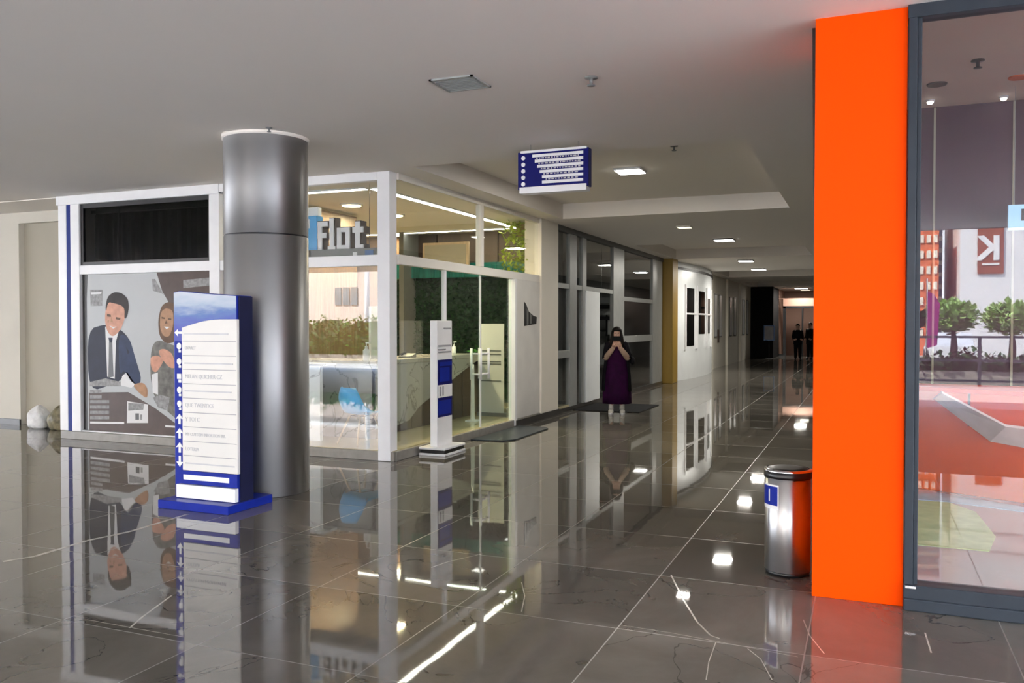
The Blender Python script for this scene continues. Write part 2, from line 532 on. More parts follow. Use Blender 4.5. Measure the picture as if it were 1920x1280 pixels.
    MATS['polished_tile'] = m
floor_mat()
mat('vein_pale', (0.50, 0.47, 0.40), 0.15, var=0.3, scale=12)
# ================================================================== STRUCTURE
CE = 3.48                      # ceiling height of the covered hall
FX, FY = -5.27, 8.93           # planes of the lobby's glass fronts
XL, XR, YN, YE = -30.0, 7.2, -7.6, 46.0
KH = 0.12                      # height of the kerb under the glass fronts
ROOM_C = 3.92

# floor, with a few pale veins in the stone
b = MB()
b.box(XL, XR, 0.4, YE + 5, -0.2, 0.0)
b.m = 1
def vein(pts, w):
    for (x0, y0), (x1, y1) in zip(pts, pts[1:]):
        d = Vector((x1 - x0, y1 - y0)); n = Vector((-d.y, d.x)).normalized() * w / 2
        b.add([(x0 - n.x, y0 - n.y, .0006), (x1 - n.x, y1 - n.y, .0006), (x1 + n.x, y1 + n.y, .0006), (x0 + n.x, y0 + n.y, .0006)], [(0, 1, 2, 3)])
def floor_pt(u, v):
    t = (u - CX) / F_PX; d = CAM_H * F_PX / (v - HY)
    return d * (-.3838 + .9234 * t), d * (.9234 + .3838 * t)
for pts, w in (([(0, 1055), (60, 1045), (160, 1015), (240, 998), (350, 965)], .035),
               ([(238, 1181), (262, 1160), (318, 1119)], .012),
               ([(1260, 1080), (1282, 1125), (1310, 1170), (1335, 1195), (1352, 1201)], .010),
               ([(808, 1066), (840, 1055), (905, 1040)], .010),
               ([(1510, 1165), (1522, 1195), (1550, 1230)], .006),
               ([(1740, 1190), (1752, 1228)], .008),
               ([(978, 1094), (984, 1120), (978, 1150)], .006),
               ([(1345, 1208), (1332, 1245), (1327, 1280)], .005),
               ([(1405, 1220), (1430, 1240), (1452, 1280)], .005),
               ([(158, 1165), (240, 1180), (340, 1198)], .005),
               ([(1170, 1176), (1260, 1190), (1356, 1208), (1500, 1236)], .004)):
    vein([floor_pt(*p) for p in pts], w)
obj('floor', b, ['polished_tile', 'vein_pale'], kind='structure')

# ceiling with its recessed trays
trays = [(-4.88, -1.13, 8.75, 14.05), (-4.95, -1.35, 19.4, 23.85), (-4.95, -1.35, 30.0, 33.9), (-4.95, -1.35, 38.2, 43.3)]
ROOM = (0.02, XR, 5.5, 46.0)
xs = sorted({XL, -5.6, -4.88, -1.13, -4.95, -1.35, 0.02, XR})
ys = sorted({YN, YE, 5.5, FY} | {t for r in trays for t in r[2:]})
def ceil_h(x, y):
    if x > 0.02 and y > 5.5: return ROOM_C
    for x0, x1, y0, y1 in trays:
        if x0 < x < x1 and y0 < y < y1: return CE + 0.26
    if x < -5.6 and y < FY: return CE + 0.012
    return CE
b = MB()
for i in range(len(xs) - 1):
    for j in range(len(ys) - 1):
        x0, x1, y0, y1 = xs[i], xs[i+1], ys[j], ys[j+1]
        h = ceil_h((x0+x1)/2, (y0+y1)/2)
        b.add([(x0, y0, h), (x0, y1, h), (x1, y1, h), (x1, y0, h)], [(0, 1, 2, 3)])
        if i + 2 < len(xs):
            h2 = ceil_h((x1 + xs[i+2])/2, (y0+y1)/2)
            if h2 != h: b.add([(x1, y0, h), (x1, y1, h), (x1, y1, h2), (x1, y0, h2)], [(0, 1, 2, 3)])
        if j + 2 < len(ys):
            h2 = ceil_h((x0+x1)/2, (y1 + ys[j+2])/2)
            if h2 != h: b.add([(x0, y1, h), (x1, y1, h), (x1, y1, h2), (x0, y1, h2)], [(0, 1, 2, 3)])
ce = obj('ceiling', b, 'ceiling_paint', kind='structure')
b = MB(); b.box(XL, XR, YN, YE + 4, 4.0, 4.3)
b.box(XL, XR, YN - .02, YN + .1, CE, 4.3); b.box(XL, XL + .1, YN, YE, CE, 4.3)
b.box(XR - .1, XR, YN, YE, CE, 4.3)
obj('ceiling', b, 'ceiling_paint', kind='structure')

# wall beside the lobby front (far left) with its niche
b = MB()
yb = 9.85
nx0, _ = onY(37, 600, yb); 
_, nz = onY(60, 418, yb)
b.box(XL, nx0, yb, yb + .3, 0, CE + .3)
b.box(nx0, -10.78, yb, yb + .3, nz, CE + .3)
obj('wall_left', b, 'hall_paint', kind='structure')
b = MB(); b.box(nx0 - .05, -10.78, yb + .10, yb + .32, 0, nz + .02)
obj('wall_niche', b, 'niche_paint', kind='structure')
b = MB(); b.box(XL, nx0 + .01, yb - .03, yb, 0, .09)
obj('baseboard_left', b, 'dark_grey', kind='structure')

# ---- lobby shell
LX0, LY1 = -11.0, 15.5
b = MB(); b.box(-10.76, FX + .015, FY - .015, LY1, 0, KH)
obj('floor', b, 'lobby_tile', kind='structure')
b = MB()
b.box(-10.78, FX + .04, FY - .045, FY + .03, 0, KH - .005)
b.box(FX - .02, FX + .05, FY, 14.75, 0, KH - .005)
obj('trim_1', b, 'kerb_stone', kind='structure', bevel=.006)
b = MB(); b.box(-10.78, -10.66, FY + .05, LY1, 0, CE); obj('wall_lobby_left', b, 'cream_paint', kind='structure')
# lobby back wall: brown panelling
b = MB()
x = -10.79
k = 0
while x < -5.6:
    w = (.55, .8, .42, .95)[k % 4]
    b.m = (0, 1, 0, 2)[k % 4]
    b.box(x, min(x + w, -5.52) - .012, LY1 - .02 - .03 * (k % 2), LY1 + .1, KH, CE)
    x += w; k += 1
b.m = 2; b.box(-10.79, -5.5, LY1 + .02, LY1 + .12, KH, CE)
obj('wall_lobby_back', b, ['brown_panel', 'tan_panel', 'dark_brown'], kind='structure')
# partition closing the dark bay behind the poster
b = MB(); b.box(-7.98, -7.88, FY + .2, 12.2, KH, 3.44); obj('wall_lobby_partition', b, 'brown_panel', kind='structure')
b = MB(); b.box(-10.79, -7.9, FY + .5, FY + .6, KH, 3.44); obj('wall_dark_bay', b, 'matt_black', kind='structure')

# ---- front window of the lobby, left bay (poster bay) and right bay
FT = .05
def bar(b, x0, x1, z0, z1, y0=FY - FT, y1=FY + FT):
    b.box(x0, x1, y0, y1, z0, z1)
w1 = thing('window_1', (-9.3, FY, KH), 'poster bay of the glass front with a black glazed panel above', 'window', kind='structure')
b = MB()
bar(b, -10.78, -10.62, KH, 3.42)
bar(b, -10.53, -10.36, KH, 3.42, FY - .06)
bar(b, -10.36, -8.01, 2.36, 2.49)
bar(b, -10.80, -7.84, 3.36, CE + .01, FY - .07)
bar(b, -10.36, -8.01, KH, KH + .02)
obj('frame', b, 'white_metal', w1, bevel=.006)
b = MB(); bar(b, -10.62, -10.53, KH, 3.36, FY - .045); obj('side_strip', b, 'navy', w1)
b = MB(); bar(b, -10.34, -8.03, 2.50, 3.35, FY - .012, FY - .004); obj('pane', b, 'smoked_glass', w1)
b = MB()
bar(b, -10.36, -10.31, 2.49, 3.36, FY - .03, FY + .01); bar(b, -8.05, -8.01, 2.49, 3.36, FY - .03, FY + .01)
bar(b, -10.31, -8.05, 2.49, 2.535, FY - .03, FY + .01); bar(b, -10.31, -8.05, 3.30, 3.36, FY - .03, FY + .01)
bar(b, -9.72, -9.70, 2.53, 3.30, FY + .03, FY + .05)
obj('inner_frame', b, 'black', w1)
# vertical louvres seen dimly behind the black glass
b = MB()
for k in range(13):
    x = -10.25 + k * .17
    b.box(x, x + .012, FY + .12, FY + .18, 2.50, 3.22)
b.box(-10.3, -8.06, FY + .10, FY + .2, 3.24, 3.28)
obj('vertical_blind', b, 'black', w1)

w2 = thing('window_2', (-6.6, FY, KH), 'right bay of the glass front beside the steel column', 'window', kind='structure')
b = MB()
bar(b, -8.01, -7.84, KH, 3.42, FY - .06)
bar(b, -7.84, FX - .17, 2.36, 2.49)
bar(b, -7.84, FX - .17, 3.38, CE + .01, FY - .06)
bar(b, -6.56, -6.53, KH, 2.36, FY - .02, FY + .02)
bar(b, FX - .17, FX, KH - .115, CE + .01, FY - .06, FY + .11)
obj('frame', b, 'white_metal', w2, bevel=.006)
for z0, z1 in ((KH, 2.36), (2.49, 3.38)):
    b = MB(); bar(b, -7.84, FX - .17, z0, z1, FY - .006, FY + .006); obj('pane', b, 'coated_glass', w2)

# ---- side glass front of the lobby, along the corridor
w3 = thing('window_3', (FX, 11.4, KH), 'side glass front of the lobby along the corridor', 'window', kind='structure')
def sbar(b, y0, y1, z0, z1, x0=FX - FT, x1=FX + FT * .6):
    b.box(x0, x1, y0, y1, z0, z1)
Y_L, Y_D0, Y_DM, Y_D1, Y_P = FY + .11, 10.30, 11.45, 12.68, 13.85
b = MB()
sbar(b, Y_L, Y_P, 2.38, 2.50)
sbar(b, Y_L, Y_P, 3.40, CE + .01)
sbar(b, Y_DM - .045, Y_DM + .045, 2.50, 3.40, FX - .05, FX + .045)
obj('frame', b, 'cream_metal', w3, bevel=.005)
b = MB(); sbar(b, Y_D0 - .025, Y_D0 + .025, KH, 2.38, FX - .03, FX + .02); obj('mullion', b, 'white_metal', w3)
b = MB(); sbar(b, Y_D1 - .03, Y_D1 + .05, KH - .1, 2.38, FX - .04, FX + .07); obj('mullion', b, 'white_metal', w3)
for y0, y1 in ((Y_L, Y_DM - .045), (Y_DM + .045, Y_P)):
    b = MB(); b.box(FX - .006, FX + .006, y0, y1, 2.50, 3.40); obj('pane', b, 'clear_glass', w3)
b = MB(); b.box(FX - .006, FX + .006, Y_L, Y_D0 - .025, KH, 2.38); obj('pane', b, 'clear_glass', w3)

# frameless double glass door
for i, (y0, y1, lab) in enumerate(((Y_D0 + .03, Y_DM - .008, 'near leaf of the frameless glass lobby door'), (Y_DM + .008, Y_D1 - .035, 'far leaf of the frameless glass lobby door'))):
    d = thing('door_%d' % (i + 1), (FX, (y0 + y1) / 2, KH), lab, 'door', kind='structure')
    b = MB(); b.box(FX - .005, FX + .005, y0, y1, KH + .01, 2.37); obj('door_leaf', b, 'green_glass', d)
    b = MB()
    ye = y1 - .012 if i == 0 else y0
    b.box(FX - .008, FX + .010, ye, ye + .012, KH + .01, 2.37); obj('edge_strip', b, 'white_metal', d)
    hy = (Y_DM - .14) if i == 0 else (Y_DM + .14)
    b = MB(); b.smooth = True
    b.tube([(FX + .075, hy, .84), (FX + .075, hy, 1.30)], .019, 14)
    b.tube([(FX - .075, hy, .84), (FX - .075, hy, 1.30)], .019, 14)
    for z in (.92, 1.22):
        b.tube([(FX - .075, hy, z), (FX + .075, hy, z)], .012, 10)
        b.box(FX + .065, FX + .085, min(hy, Y_DM), max(hy, Y_DM), z - .013, z + .013)
    obj('door_handle', b, 'white_metal', d)

# solid wall panel between the door and the pilaster, and the pilaster
b = MB(); b.box(FX - .08, FX + .035, Y_D1 + .05, Y_P, KH, 2.38); obj('wall_panel', b, 'panel_putty', kind='structure')
b = MB(); b.box(FX - .25, FX + .07, Y_P, 14.72, 0.1, CE + .01); obj('wall_pilaster', b, 'cream_paint', kind='structure', bevel=.01)
b = MB(); b.box(FX - .25, FX + .085, Y_D1, 14.74, 0, .105); obj('baseboard_pilaster', b, 'dark_stone', kind='structure')

# ---- second shop front along the corridor
S0, S1 = 14.74, 23.5
def YX(u): return onX(u, 600, FX)[0]
w4 = thing('window_4', (FX, 19, 0), 'grey framed shop front with a white door leaf further down the corridor', 'window', kind='structure')
b = MB()
for u0, u1 in ((1040, 1044), (1066, 1079), (1090, 1097), (1148, 1168), (1222, 1240)):
    b.box(FX - .06, FX + .03, YX(u0), YX(u1), .06, CE)
b.box(FX - .05, FX + .02, S0, YX(1150), 2.33, 2.42)
b.box(FX - .05, FX + .02, YX(1168), YX(1222), 2.20, 2.30)
b.box(FX - .05, FX + .02, YX(1168), YX(1240), 1.22, 1.38)
b.box(FX - .05, FX + .02, YX(1040), YX(1080), 1.02, 1.16)
obj('frame', b, 'grey_panel', w4, bevel=.004)
b = MB(); b.box(FX - .06, FX + .04, S0, S1, 0, .08); obj('sill', b, 'dark_stone', w4)
for (u0, u1, z0, z1) in ((1044, 1066, .08, 2.33), (1079, 1090, .08, 2.33), (1044, 1066, 2.42, 3.4), (1079, 1090, 2.42, 3.4), (1097, 1148, 2.42, 3.4), (1168, 1222, .08, 2.2), (1168, 1222, 2.3, 3.4)):
    b = MB(); b.box(FX - .012, FX - .004, YX(u0), YX(u1), z0, z1); obj('pane', b, 'shop_glass', w4)
b = MB(); b.box(FX - .05, FX + .05, S0, S1, 3.38, CE + .01); obj('header', b, 'dark_grey', w4)
d = thing('door_3', (FX, 17.5, 0), 'white door leaf of the grey shop front', 'door', kind='structure')
b = MB(); b.box(FX - .03, FX + .06, YX(1094), YX(1106), .08, 2.33); b.box(FX - .02, FX + .03, YX(1107), YX(1122), .08, 2.33)
obj('door_leaf', b, 'frosted_white', d, bevel=.004)
# room behind: back wall, partition, floor
b = MB(); b.box(-8.6, -8.5, S0 + .1, S1 + 2, 0, CE); b.box(-8.6, -5.48, 15.64, 15.70, 0, CE); b.box(-5.50, -5.44, S0 + .02, 15.64, 0, CE); b.box(-8.6, FX - .1, S1, S1 + .1, 0, CE)
obj('wall_shop_back', b, 'mid_grey', kind='structure')
b = MB(); b.box(-8.5, -6.9, YX(1130), YX(1134), 0, CE); obj('wall_shop_partition', b, 'grey_panel', kind='structure')

# yellow pillar
b = MB(); b.box(-5.6, -4.98, 23.62, 24.3, 0, CE + .01); obj('wall_pillar_yellow', b, 'yellow_paint', kind='structure', bevel=.01)

# curved white shop front beyond the pillar
cx0, cy0, cy1 = FX + .02, 24.3, 31.5
def bulge(y):
    k = (y - cy0) / (cy1 - cy0)
    return cx0 - .02 + .42 * math.sin(PI * min(1, max(0, k))) ** .7
b = MB(); N = 24
ysb = [cy0 + (cy1 - cy0) * i / N for i in range(N + 1)]
pts = [(bulge(y), y) for y in ysb] + [(cx0 - .3, cy1), (cx0 - .3, cy0)]
b.prism(pts, 'z', 0, CE + .01)
obj('wall_curved', b, 'frosted_white', kind='structure')
w5 = thing('window_5', (-4.9, 27, 0), 'dark panes with white glazing bars set in the curved white front', 'window', kind='structure')
for i0, i1, z0, z1, m_ in ((4, 7, 1.0, 2.75, 'black_glass'), (9, 12, 1.35, 2.7, 'black_glass'), (14, 16, 1.35, 2.5, 'dark_grey')):
    b = MB()
    pl = [(bulge(y) + .012, y) for y in ysb[i0:i1+1]]
    b.prism(pl + [(x - .02, y) for x, y in pl[::-1]], 'z', z0, z1)
    obj('pane', b, m_, w5)
b = MB()
for y in (ysb[4], ysb[8], ysb[13], ysb[17]):
    b.box(bulge(y), bulge(y) + .05, y - .04, y + .04, .9, 2.85)
pl = [(bulge(y) + .03, y) for y in ysb[4:18]]
b.prism(pl + [(x - .05, y) for x, y in pl[::-1]], 'z', 1.95, 2.0)
obj('glazing_bar', b, 'white_metal', w5)
b = MB()
pl = [(bulge(y) + .03, y) for y in ysb]
b.prism(pl + [(x - .05, y) for x, y in pl[::-1]], 'z', 3.26, 3.33)
obj('eave_strip', b, 'black', w5)

# beige corridor wall with tall narrow windows
b = MB(); b.box(FX - .3, FX, cy1 - .02, 43.2, 0, CE + .01)
for y in (31.5, 35.2, 39.0): b.box(FX - .02, FX + .09, y, y + .35, 0, CE)
obj('wall_corridor_left', b, 'beige_wall', kind='structure')
for i, y in enumerate((32.3, 33.4, 36.2, 37.4, 40.2, 41.5)):
    w = thing('window_%d' % (6 + i), (FX, y + .35, 1.1), ('narrow tall window with pale glass in the beige corridor wall'), 'window', kind='structure')
    b = MB(); b.box(FX - .02, FX + .02, y + .04, y + .62, 1.2, 2.76); obj('pane', b, 'frosted_white', w)
    b = MB()
    for a0, a1, z0, z1 in ((y, y + .04, 1.16, 2.8), (y + .62, y + .66, 1.16, 2.8), (y, y + .66, 1.16, 1.2), (y, y + .66, 2.76, 2.8)):
        b.box(FX - .01, FX + .03, a0, a1, z0, z1)
    obj('window_frame', b, 'mid_grey', w)

# end of the corridor
b = MB(); b.box(FX - .3, -4.20, 43.2, YE + .1, 0, CE + .01); obj('wall_corridor_end', b, 'matt_black', kind='structure')
b = MB(); b.box(-4.7, 1.5, 49.2, 49.4, 0, CE); obj('wall_end', b, 'pink_wall', kind='structure')
b = MB(); b.box(-4.3, -4.2, YE, 49.3, 0, CE); b.box(1.4, 1.5, YE, 49.3, 0, CE); obj('wall_end_sides', b, 'pink_wall', kind='structure')
b = MB(); b.box(-5.6, 1.5, YE, YE + 3.5, CE, CE + .1); obj('ceiling', b, 'ceiling_paint', kind='structure')
d = thing('door_4', (-2.9, YE, 0), 'dark framed opening at the far end of the corridor', 'door', kind='structure')
b = MB()
x0, _ = onY(1468, 600, YE); xb, _ = onY(1473, 600, YE)
_, zt = onY(1480, 578, YE)
b.box(x0, xb, YE, YE + .15, 0, zt + .1); b.box(x0, 0.3, YE, YE + .15, zt, zt + .12)
b.box(onY(1503, 600, YE)[0], onY(1506, 600, YE)[0], YE, YE + .12, 0, zt)
b.box(-4.19, x0, YE, YE + .1, 0, .12)
obj('door_frame', b, 'black', d)
b = MB(); b.box(-4.2, 0.3, YE + .01, YE + .12, zt + .5, zt + .52); b.box(x0, 0.3, YE + .02, YE + .1, zt + .12, CE - .5)
obj('header_panel', b, 'pink_wall', d)

# right side of the corridor
b = MB(); b.box(0.0, 0.18, 6.25, YE + .1, 0, ROOM_C + .05); obj('wall_corridor_right', b, 'dark_grey', kind='structure')

# ---- orange pillar and the right-hand glazed room
OX0, OX1, OY = -.297, .207, 5.46
b = MB(); b.box(OX0, OX1, OY, 6.3, 0, CE + .02); obj('wall_pillar_orange', b, 'orange', kind='structure', bevel=.004)
b = MB(); b.prism([(OX0 + .01, .3), (OX0 - .028, CE), (OX0 + .01, CE)], 'y', 5.62, 5.70); obj('trim_2', b, 'black', kind='structure')
RX1 = 7.0
w = thing('window_12', (3.6, OY, 0), 'large reflecting glass front with a charcoal frame beside the orange pillar', 'window', kind='structure')
b = MB()
b.box(OX1 + .004, OX1 + .05, OY - .035, OY + .08, .11, CE)
b.box(OX1 + .05, OX1 + .075, OY - .015, OY + .06, .14, CE - .06)
b.box(OX1, RX1, OY - .04, OY + .08, CE - .075, CE + .02)
for x in (2.7, 5.0): b.box(x, x + .07, OY - .03, OY + .07, .14, CE - .07)
obj('frame', b, 'charcoal', w, bevel=.004)
b = MB(); b.box(OX1, RX1, OY - .055, OY + .1, .05, .145); b.box(OX1, RX1, OY - .075, OY + .1, 0, .07); obj('sill', b, 'charcoal', w, bevel=.008)
b = MB(); b.box(OX1 + .01, OX1 + .065, OY - .062, OY - .03, .128, .142); obj('corner_clip', b, 'chrome', w)
for x0, x1 in ((OX1 + .075, 2.7), (2.77, 5.0), (5.07, RX1)):
    b = MB(); b.box(x0, x1, OY + .01, OY + .016, .14, CE - .07); obj('pane', b, 'big_glass', w)
b = MB(); b.box(OX1 + .0, RX1 + .2, OY + .0, OY + .2, CE + .0, ROOM_C + .05); obj('wall_room_header', b, 'room_ceiling', kind='structure')
b = MB(); b.box(RX1, RX1 + .15, OY - .05, 46, 0, ROOM_C); obj('wall_room_right', b, 'purple_panel', kind='structure')
b = MB(); b.box(.18, RX1, OY + .1, 12, -.01, .03); obj('floor', b, 'room_floor', kind='structure')
b = MB(); b.box(.18, RX1, OY + .1, 12.1, ROOM_C - .02, ROOM_C + .03); obj('ceiling', b, 'room_ceiling', kind='structure')
b = MB()
WY = 9.9
edges = [.18] + [onY(u, 300, WY)[0] for u in (1749, 1897)]
edges += [edges[-1] + 1.2 * k for k in range(1, 6)]
edges = [e for e in edges if e < RX1] + [RX1]
for a0, a1 in zip(edges, edges[1:]):
    b.box(a0 + .006, a1 - .006, WY, WY + .06, 0.03, ROOM_C)
obj('wall_room_back', b, 'purple_panel', kind='structure', bevel=.004)
b = MB()
for e in edges[1:-1]: b.box(e - .01, e + .01, WY - .012, WY + .01, 0.03, ROOM_C - .03)
obj('trim_3', b, 'niche_paint', kind='structure')
b = MB(); b.box(.18, RX1, WY + .07, WY + .2, 0, ROOM_C); obj('wall_room_core', b, 'dark_grey', kind='structure')

# ---- outside: paving, street, buildings (they show in the glass)
b = MB(); b.box(XL, XR, -8.0, 0.4, -.2, 0); obj('floor_portico', b, 'portico_paving', kind='structure')
b = MB(); b.box(-70, 60, -19.5, -8.0, -.22, -.02); b.box(-70, XL, -8.0, 46, -.22, -.02); b.box(XR, 60, -8.0, 46, -.22, -.02); obj('floor_pavement', b, 'pavement', kind='structure')
b = MB(); b.box(-90, 80, -40, -19.5, -.3, -.12); obj('floor_street', b, 'asphalt', kind='structure')
b = MB(); b.box(-100, 100, -90, -40, -.3, -.05); obj('floor_far', b, 'pavement', kind='structure')
# ================================================================== THINGS IN THE HALL
# ---- steel column
colx, coly, colr = -5.49, 6.88, .405
t = thing('steel_column', (colx, coly, 0), 'round brushed steel column standing behind the blue and white directory totem', 'column')
def ring(z0, z1, r): 
    b = MB(); b.smooth = True; b.lathe([(r, z0), (r, z1)], (colx, coly), 64, cap=True); return b
o = obj('lower_shell', ring(0.004, 2.505, colr), 'brushed_steel', t)
o = obj('upper_shell', ring(2.52, CE - .03, colr), 'brushed_steel', t)
obj('joint', ring(2.503, 2.522, colr - .008), 'black', t)
obj('top_collar', ring(CE - .03, CE + .012, colr + .012), 'ceiling_paint', t)

# ---- directory totem
bx0, bx1, by0, by1 = -5.88, -5.085, 5.84, 6.44
t = thing('directory_totem', (-5.48, 6.14, 0), 'tall directory totem with white rows and a blue arrow strip on a blue base plate', 'sign')
b = MB(); b.prism([(bx0, by0), (bx1, by0), (bx1, by1), (bx0, by1)], 'z', 0, .075)
obj('base_plate', b, 'royal_blue', t, bevel=.006)
py0 = 6.02
b = MB(); b.prism([(-5.85, .075), (-5.13, .075), (-5.13, 1.905), (-5.50, 1.93), (-5.78, 1.955), (-5.85, 1.945)], 'y', py0, py0 + .20)
obj('board', b, 'royal_blue', t, bevel=.005)
b = MB(); b.box(-5.13, -5.115, py0 + .02, py0 + .19, .075, 1.90); obj('side_panel', b, 'totem_side', t)
# cloudy picture at the head of the board
def sky_pic():
    m = bpy.data.materials.new('cloud_print'); m.use_nodes = True
    nt = m.node_tree; bb = nt.nodes['Principled BSDF']; bb.inputs['Roughness'].default_value = .3
    tc = nt.nodes.new('ShaderNodeTexCoord'); mp = nt.nodes.new('ShaderNodeMapping'); mp.inputs['Scale'].default_value = (3, 3, 11)
    nz = nt.nodes.new('ShaderNodeTexNoise'); nz.inputs['Scale'].default_value = 1.4; nz.inputs['Detail'].default_value = 5
    sp = nt.nodes.new('ShaderNodeSeparateXYZ'); ad = nt.nodes.new('ShaderNodeMath'); ad.operation = 'MULTIPLY_ADD'
    mr = nt.nodes.new('ShaderNodeMapRange'); mr.inputs[1].default_value = 1.55; mr.inputs[2].default_value = 1.95
    r1 = nt.nodes.new('ShaderNodeValToRGB'); e = r1.color_ramp.elements
    e[0].position = .25; e[0].color = (.010, .028, .36, 1); e[1].position = .95; e[1].color = (.42, .47, .55, 1)
    k = e.new(.55); k.color = (.04, .12, .36, 1); k = e.new(.75); k.color = (.30, .38, .50, 1)
    L = nt.links.new
    L(tc.outputs['Object'], mp.inputs[0]); L(mp.outputs[0], nz.inputs[0]); L(tc.outputs['Object'], sp.inputs[0])
    L(sp.outputs['Z'], mr.inputs[0]); L(nz.outputs['Fac'], ad.inputs[0]); ad.inputs[1].default_value = .55; L(mr.outputs[0], ad.inputs[2])
    mx = nt.nodes.new('ShaderNodeMath'); mx.operation = 'SUBTRACT'; L(ad.outputs[0], mx.inputs[0]); mx.inputs[1].default_value = .2
    L(mx.outputs[0], r1.inputs[0]); L(r1.outputs[0], bb.inputs['Base Color']); MATS['cloud_print'] = m
sky_pic()
b = MB(); b.prism([(-5.845, 1.50), (-5.135, 1.50), (-5.135, 1.90), (-5.50, 1.925), (-5.78, 1.95), (-5.845, 1.94)], 'y', py0 - .004, py0)
obj('picture_header', b, 'cloud_print', t)
# white panel, with curved top
P0, P1 = -5.725, -5.10
b = MB()
top = [(P0 + (P1 - P0) * k / 10, 1.62 + .075 * math.sin(min(1, k / 7) * PI / 2)) for k in range(11)]
b.prism([(P0, .33), (P1, .33)] + top[::-1], 'y', py0 - .035, py0 - .004)
o = obj('white_panel', b, 'ivory', t, bevel=.003)
rows = [1.50, 1.37, 1.245, 1.115, .985, .855, .725, .595, .465]
b = MB()
for z in rows: b.box(P0 + .012, P1 - .012, py0 - .038, py0 - .034, z - .003, z + .003)
objs('row_line', b, 'ink_grey', o)
M0 = lambda x, z: frame_m((x, py0 - .037, z), (1, 0, 0), (0, 0, 1))
b = MB()
for s, z, sz in (('MELAN QUICHER CZ', 1.165, .052), ('QUE TWENTICS', .905, .052), ('Y TOI C', .775, .055), ('MY CUTTOM INFORTION INL', .645, .04), ('LOTERIA', .51, .046), ('LIVARET', 1.425, .04)):
    obj('lettering', text_mb(s, sz, M0(P0 + .035, z), .002, sx=.86), 'ink_light', o)
for z, w in ((1.565, .50), (1.30, .55), (1.05, .53), (.395, .56)):
    b.box(P0 + .03, P0 + .03 + w * (P1 - P0) / .625, py0 - .038, py0 - .034, z - .006, z + .006)
objs('text_bar', b, 'ink_light', o)
b = MB()
xc = -5.788
zs = [1.575, 1.44, 1.30, 1.165, 1.04, .915, .785, .655, .525, .40]
for k, z in enumerate(zs):
    y0, y1 = py0 - .006, py0
    if k in (0, 9):      # arrow to the side / down
        s = -1 if k == 0 else 0
        if k == 0:
            b.prism([(xc - .05, z), (xc - .01, z + .035), (xc - .01, z + .010), (xc + .05, z + .010), (xc + .05, z - .010), (xc - .01, z - .010), (xc - .01, z - .035)], 'y', y0, y1)
        else:
            b.prism([(xc, z - .05), (xc + .04, z - .005), (xc + .012, z - .005), (xc + .012, z + .05), (xc - .012, z + .05), (xc - .012, z - .005), (xc - .04, z - .005)], 'y', y0, y1)
    elif k in (6, 7, 8): # arrows up
        b.prism([(xc, z + .05), (xc + .045, z + .0), (xc + .013, z + .008), (xc + .013, z - .045), (xc - .013, z - .045), (xc - .013, z + .008), (xc - .045, z - .0)], 'y', y0, y1)
    elif k == 3:
        b.box(xc - .024, xc + .024, y0, y1, z - .012, z + .036); b.box(xc - .008, xc + .024, y0, y1, z - .045, z - .018)
    else:                # small round pictograms
        n = 12
        b.prism([(xc + .026 * math.cos(2 * PI * i / n), z + .012 + .030 * math.sin(2 * PI * i / n)) for i in range(n)], 'y', y0, y1)
        b.box(xc - .004, xc + .022, y0, y1, z - .045, z - .022)
objs('pictogram', b, 'white_metal', t)
b = MB(); b.box(-5.73, -5.11, py0 - .03, py0 - .002, .21, .325); obj('footer_band', b, 'royal_blue', t)
b = MB(); b.box(-5.72, -5.20, py0 - .033, py0 - .029, .245, .29); obj('footer_strip', b, 'white_metal', t)
b = MB(); b.box(-5.79, -5.12, py0 - .05, py0 - .002, .08, .20); obj('foot_panel', b, 'white_metal', t, bevel=.004)

# ---- slim white totem by the glass door
t = thing('slim_totem', (-5.05, 9.78, 0), 'slim white totem with dark blue picture panel beside the glass door', 'sign')
b = MB(); b.box(-5.30 + .09, -4.84, 9.47, 10.06, .075, .105); obj('base_plate', b, 'white_metal', t, bevel=.008)
b = MB(); b.box(-5.20, -4.855, 9.49, 10.04, .028, .078); obj('base_gap', b, 'black', t)
b = MB(); b.box(-5.21, -4.84, 9.47, 10.06, 0, .03); obj('base_foot', b, 'white_metal', t, bevel=.006)
b = MB(); b.box(-5.10, -5.0, 9.57, 9.99, .10, 1.70); obj('post', b, 'white_metal', t, bevel=.006)
b = MB(); b.box(-5.0, -4.995, 9.585, 9.975, .47, 1.20); obj('picture', b, 'deep_blue', t)
b = MB(); b.box(-4.996, -4.992, 9.585, 9.975, .72, .88); obj('label_band', b, 'white_metal', t)
b = MB()
for z, y0, y1 in ((1.60, 9.75, 9.95), (1.38, 9.60, 9.95), (1.30, 9.60, 9.95), (1.33, 9.60, 9.80)):
    b.box(-5.0, -4.994, y0, y1, z - .008, z + .008)
b.box(-4.992, -4.989, 9.62, 9.66, .74, .86); b.box(-4.992, -4.989, 9.70, 9.73, .74, .86)
objs('printed_line', b, 'ink_grey', t)
b = MB()
for z0, z1, y0, y1 in ((.50, .68, 9.60, 9.93), (.92, 1.10, 9.62, 9.90), (1.12, 1.17, 9.62, 9.97)):
    b.box(-4.996, -4.991, y0, y1, z0, z1)
objs('picture_block', b, 'royal_blue', t)

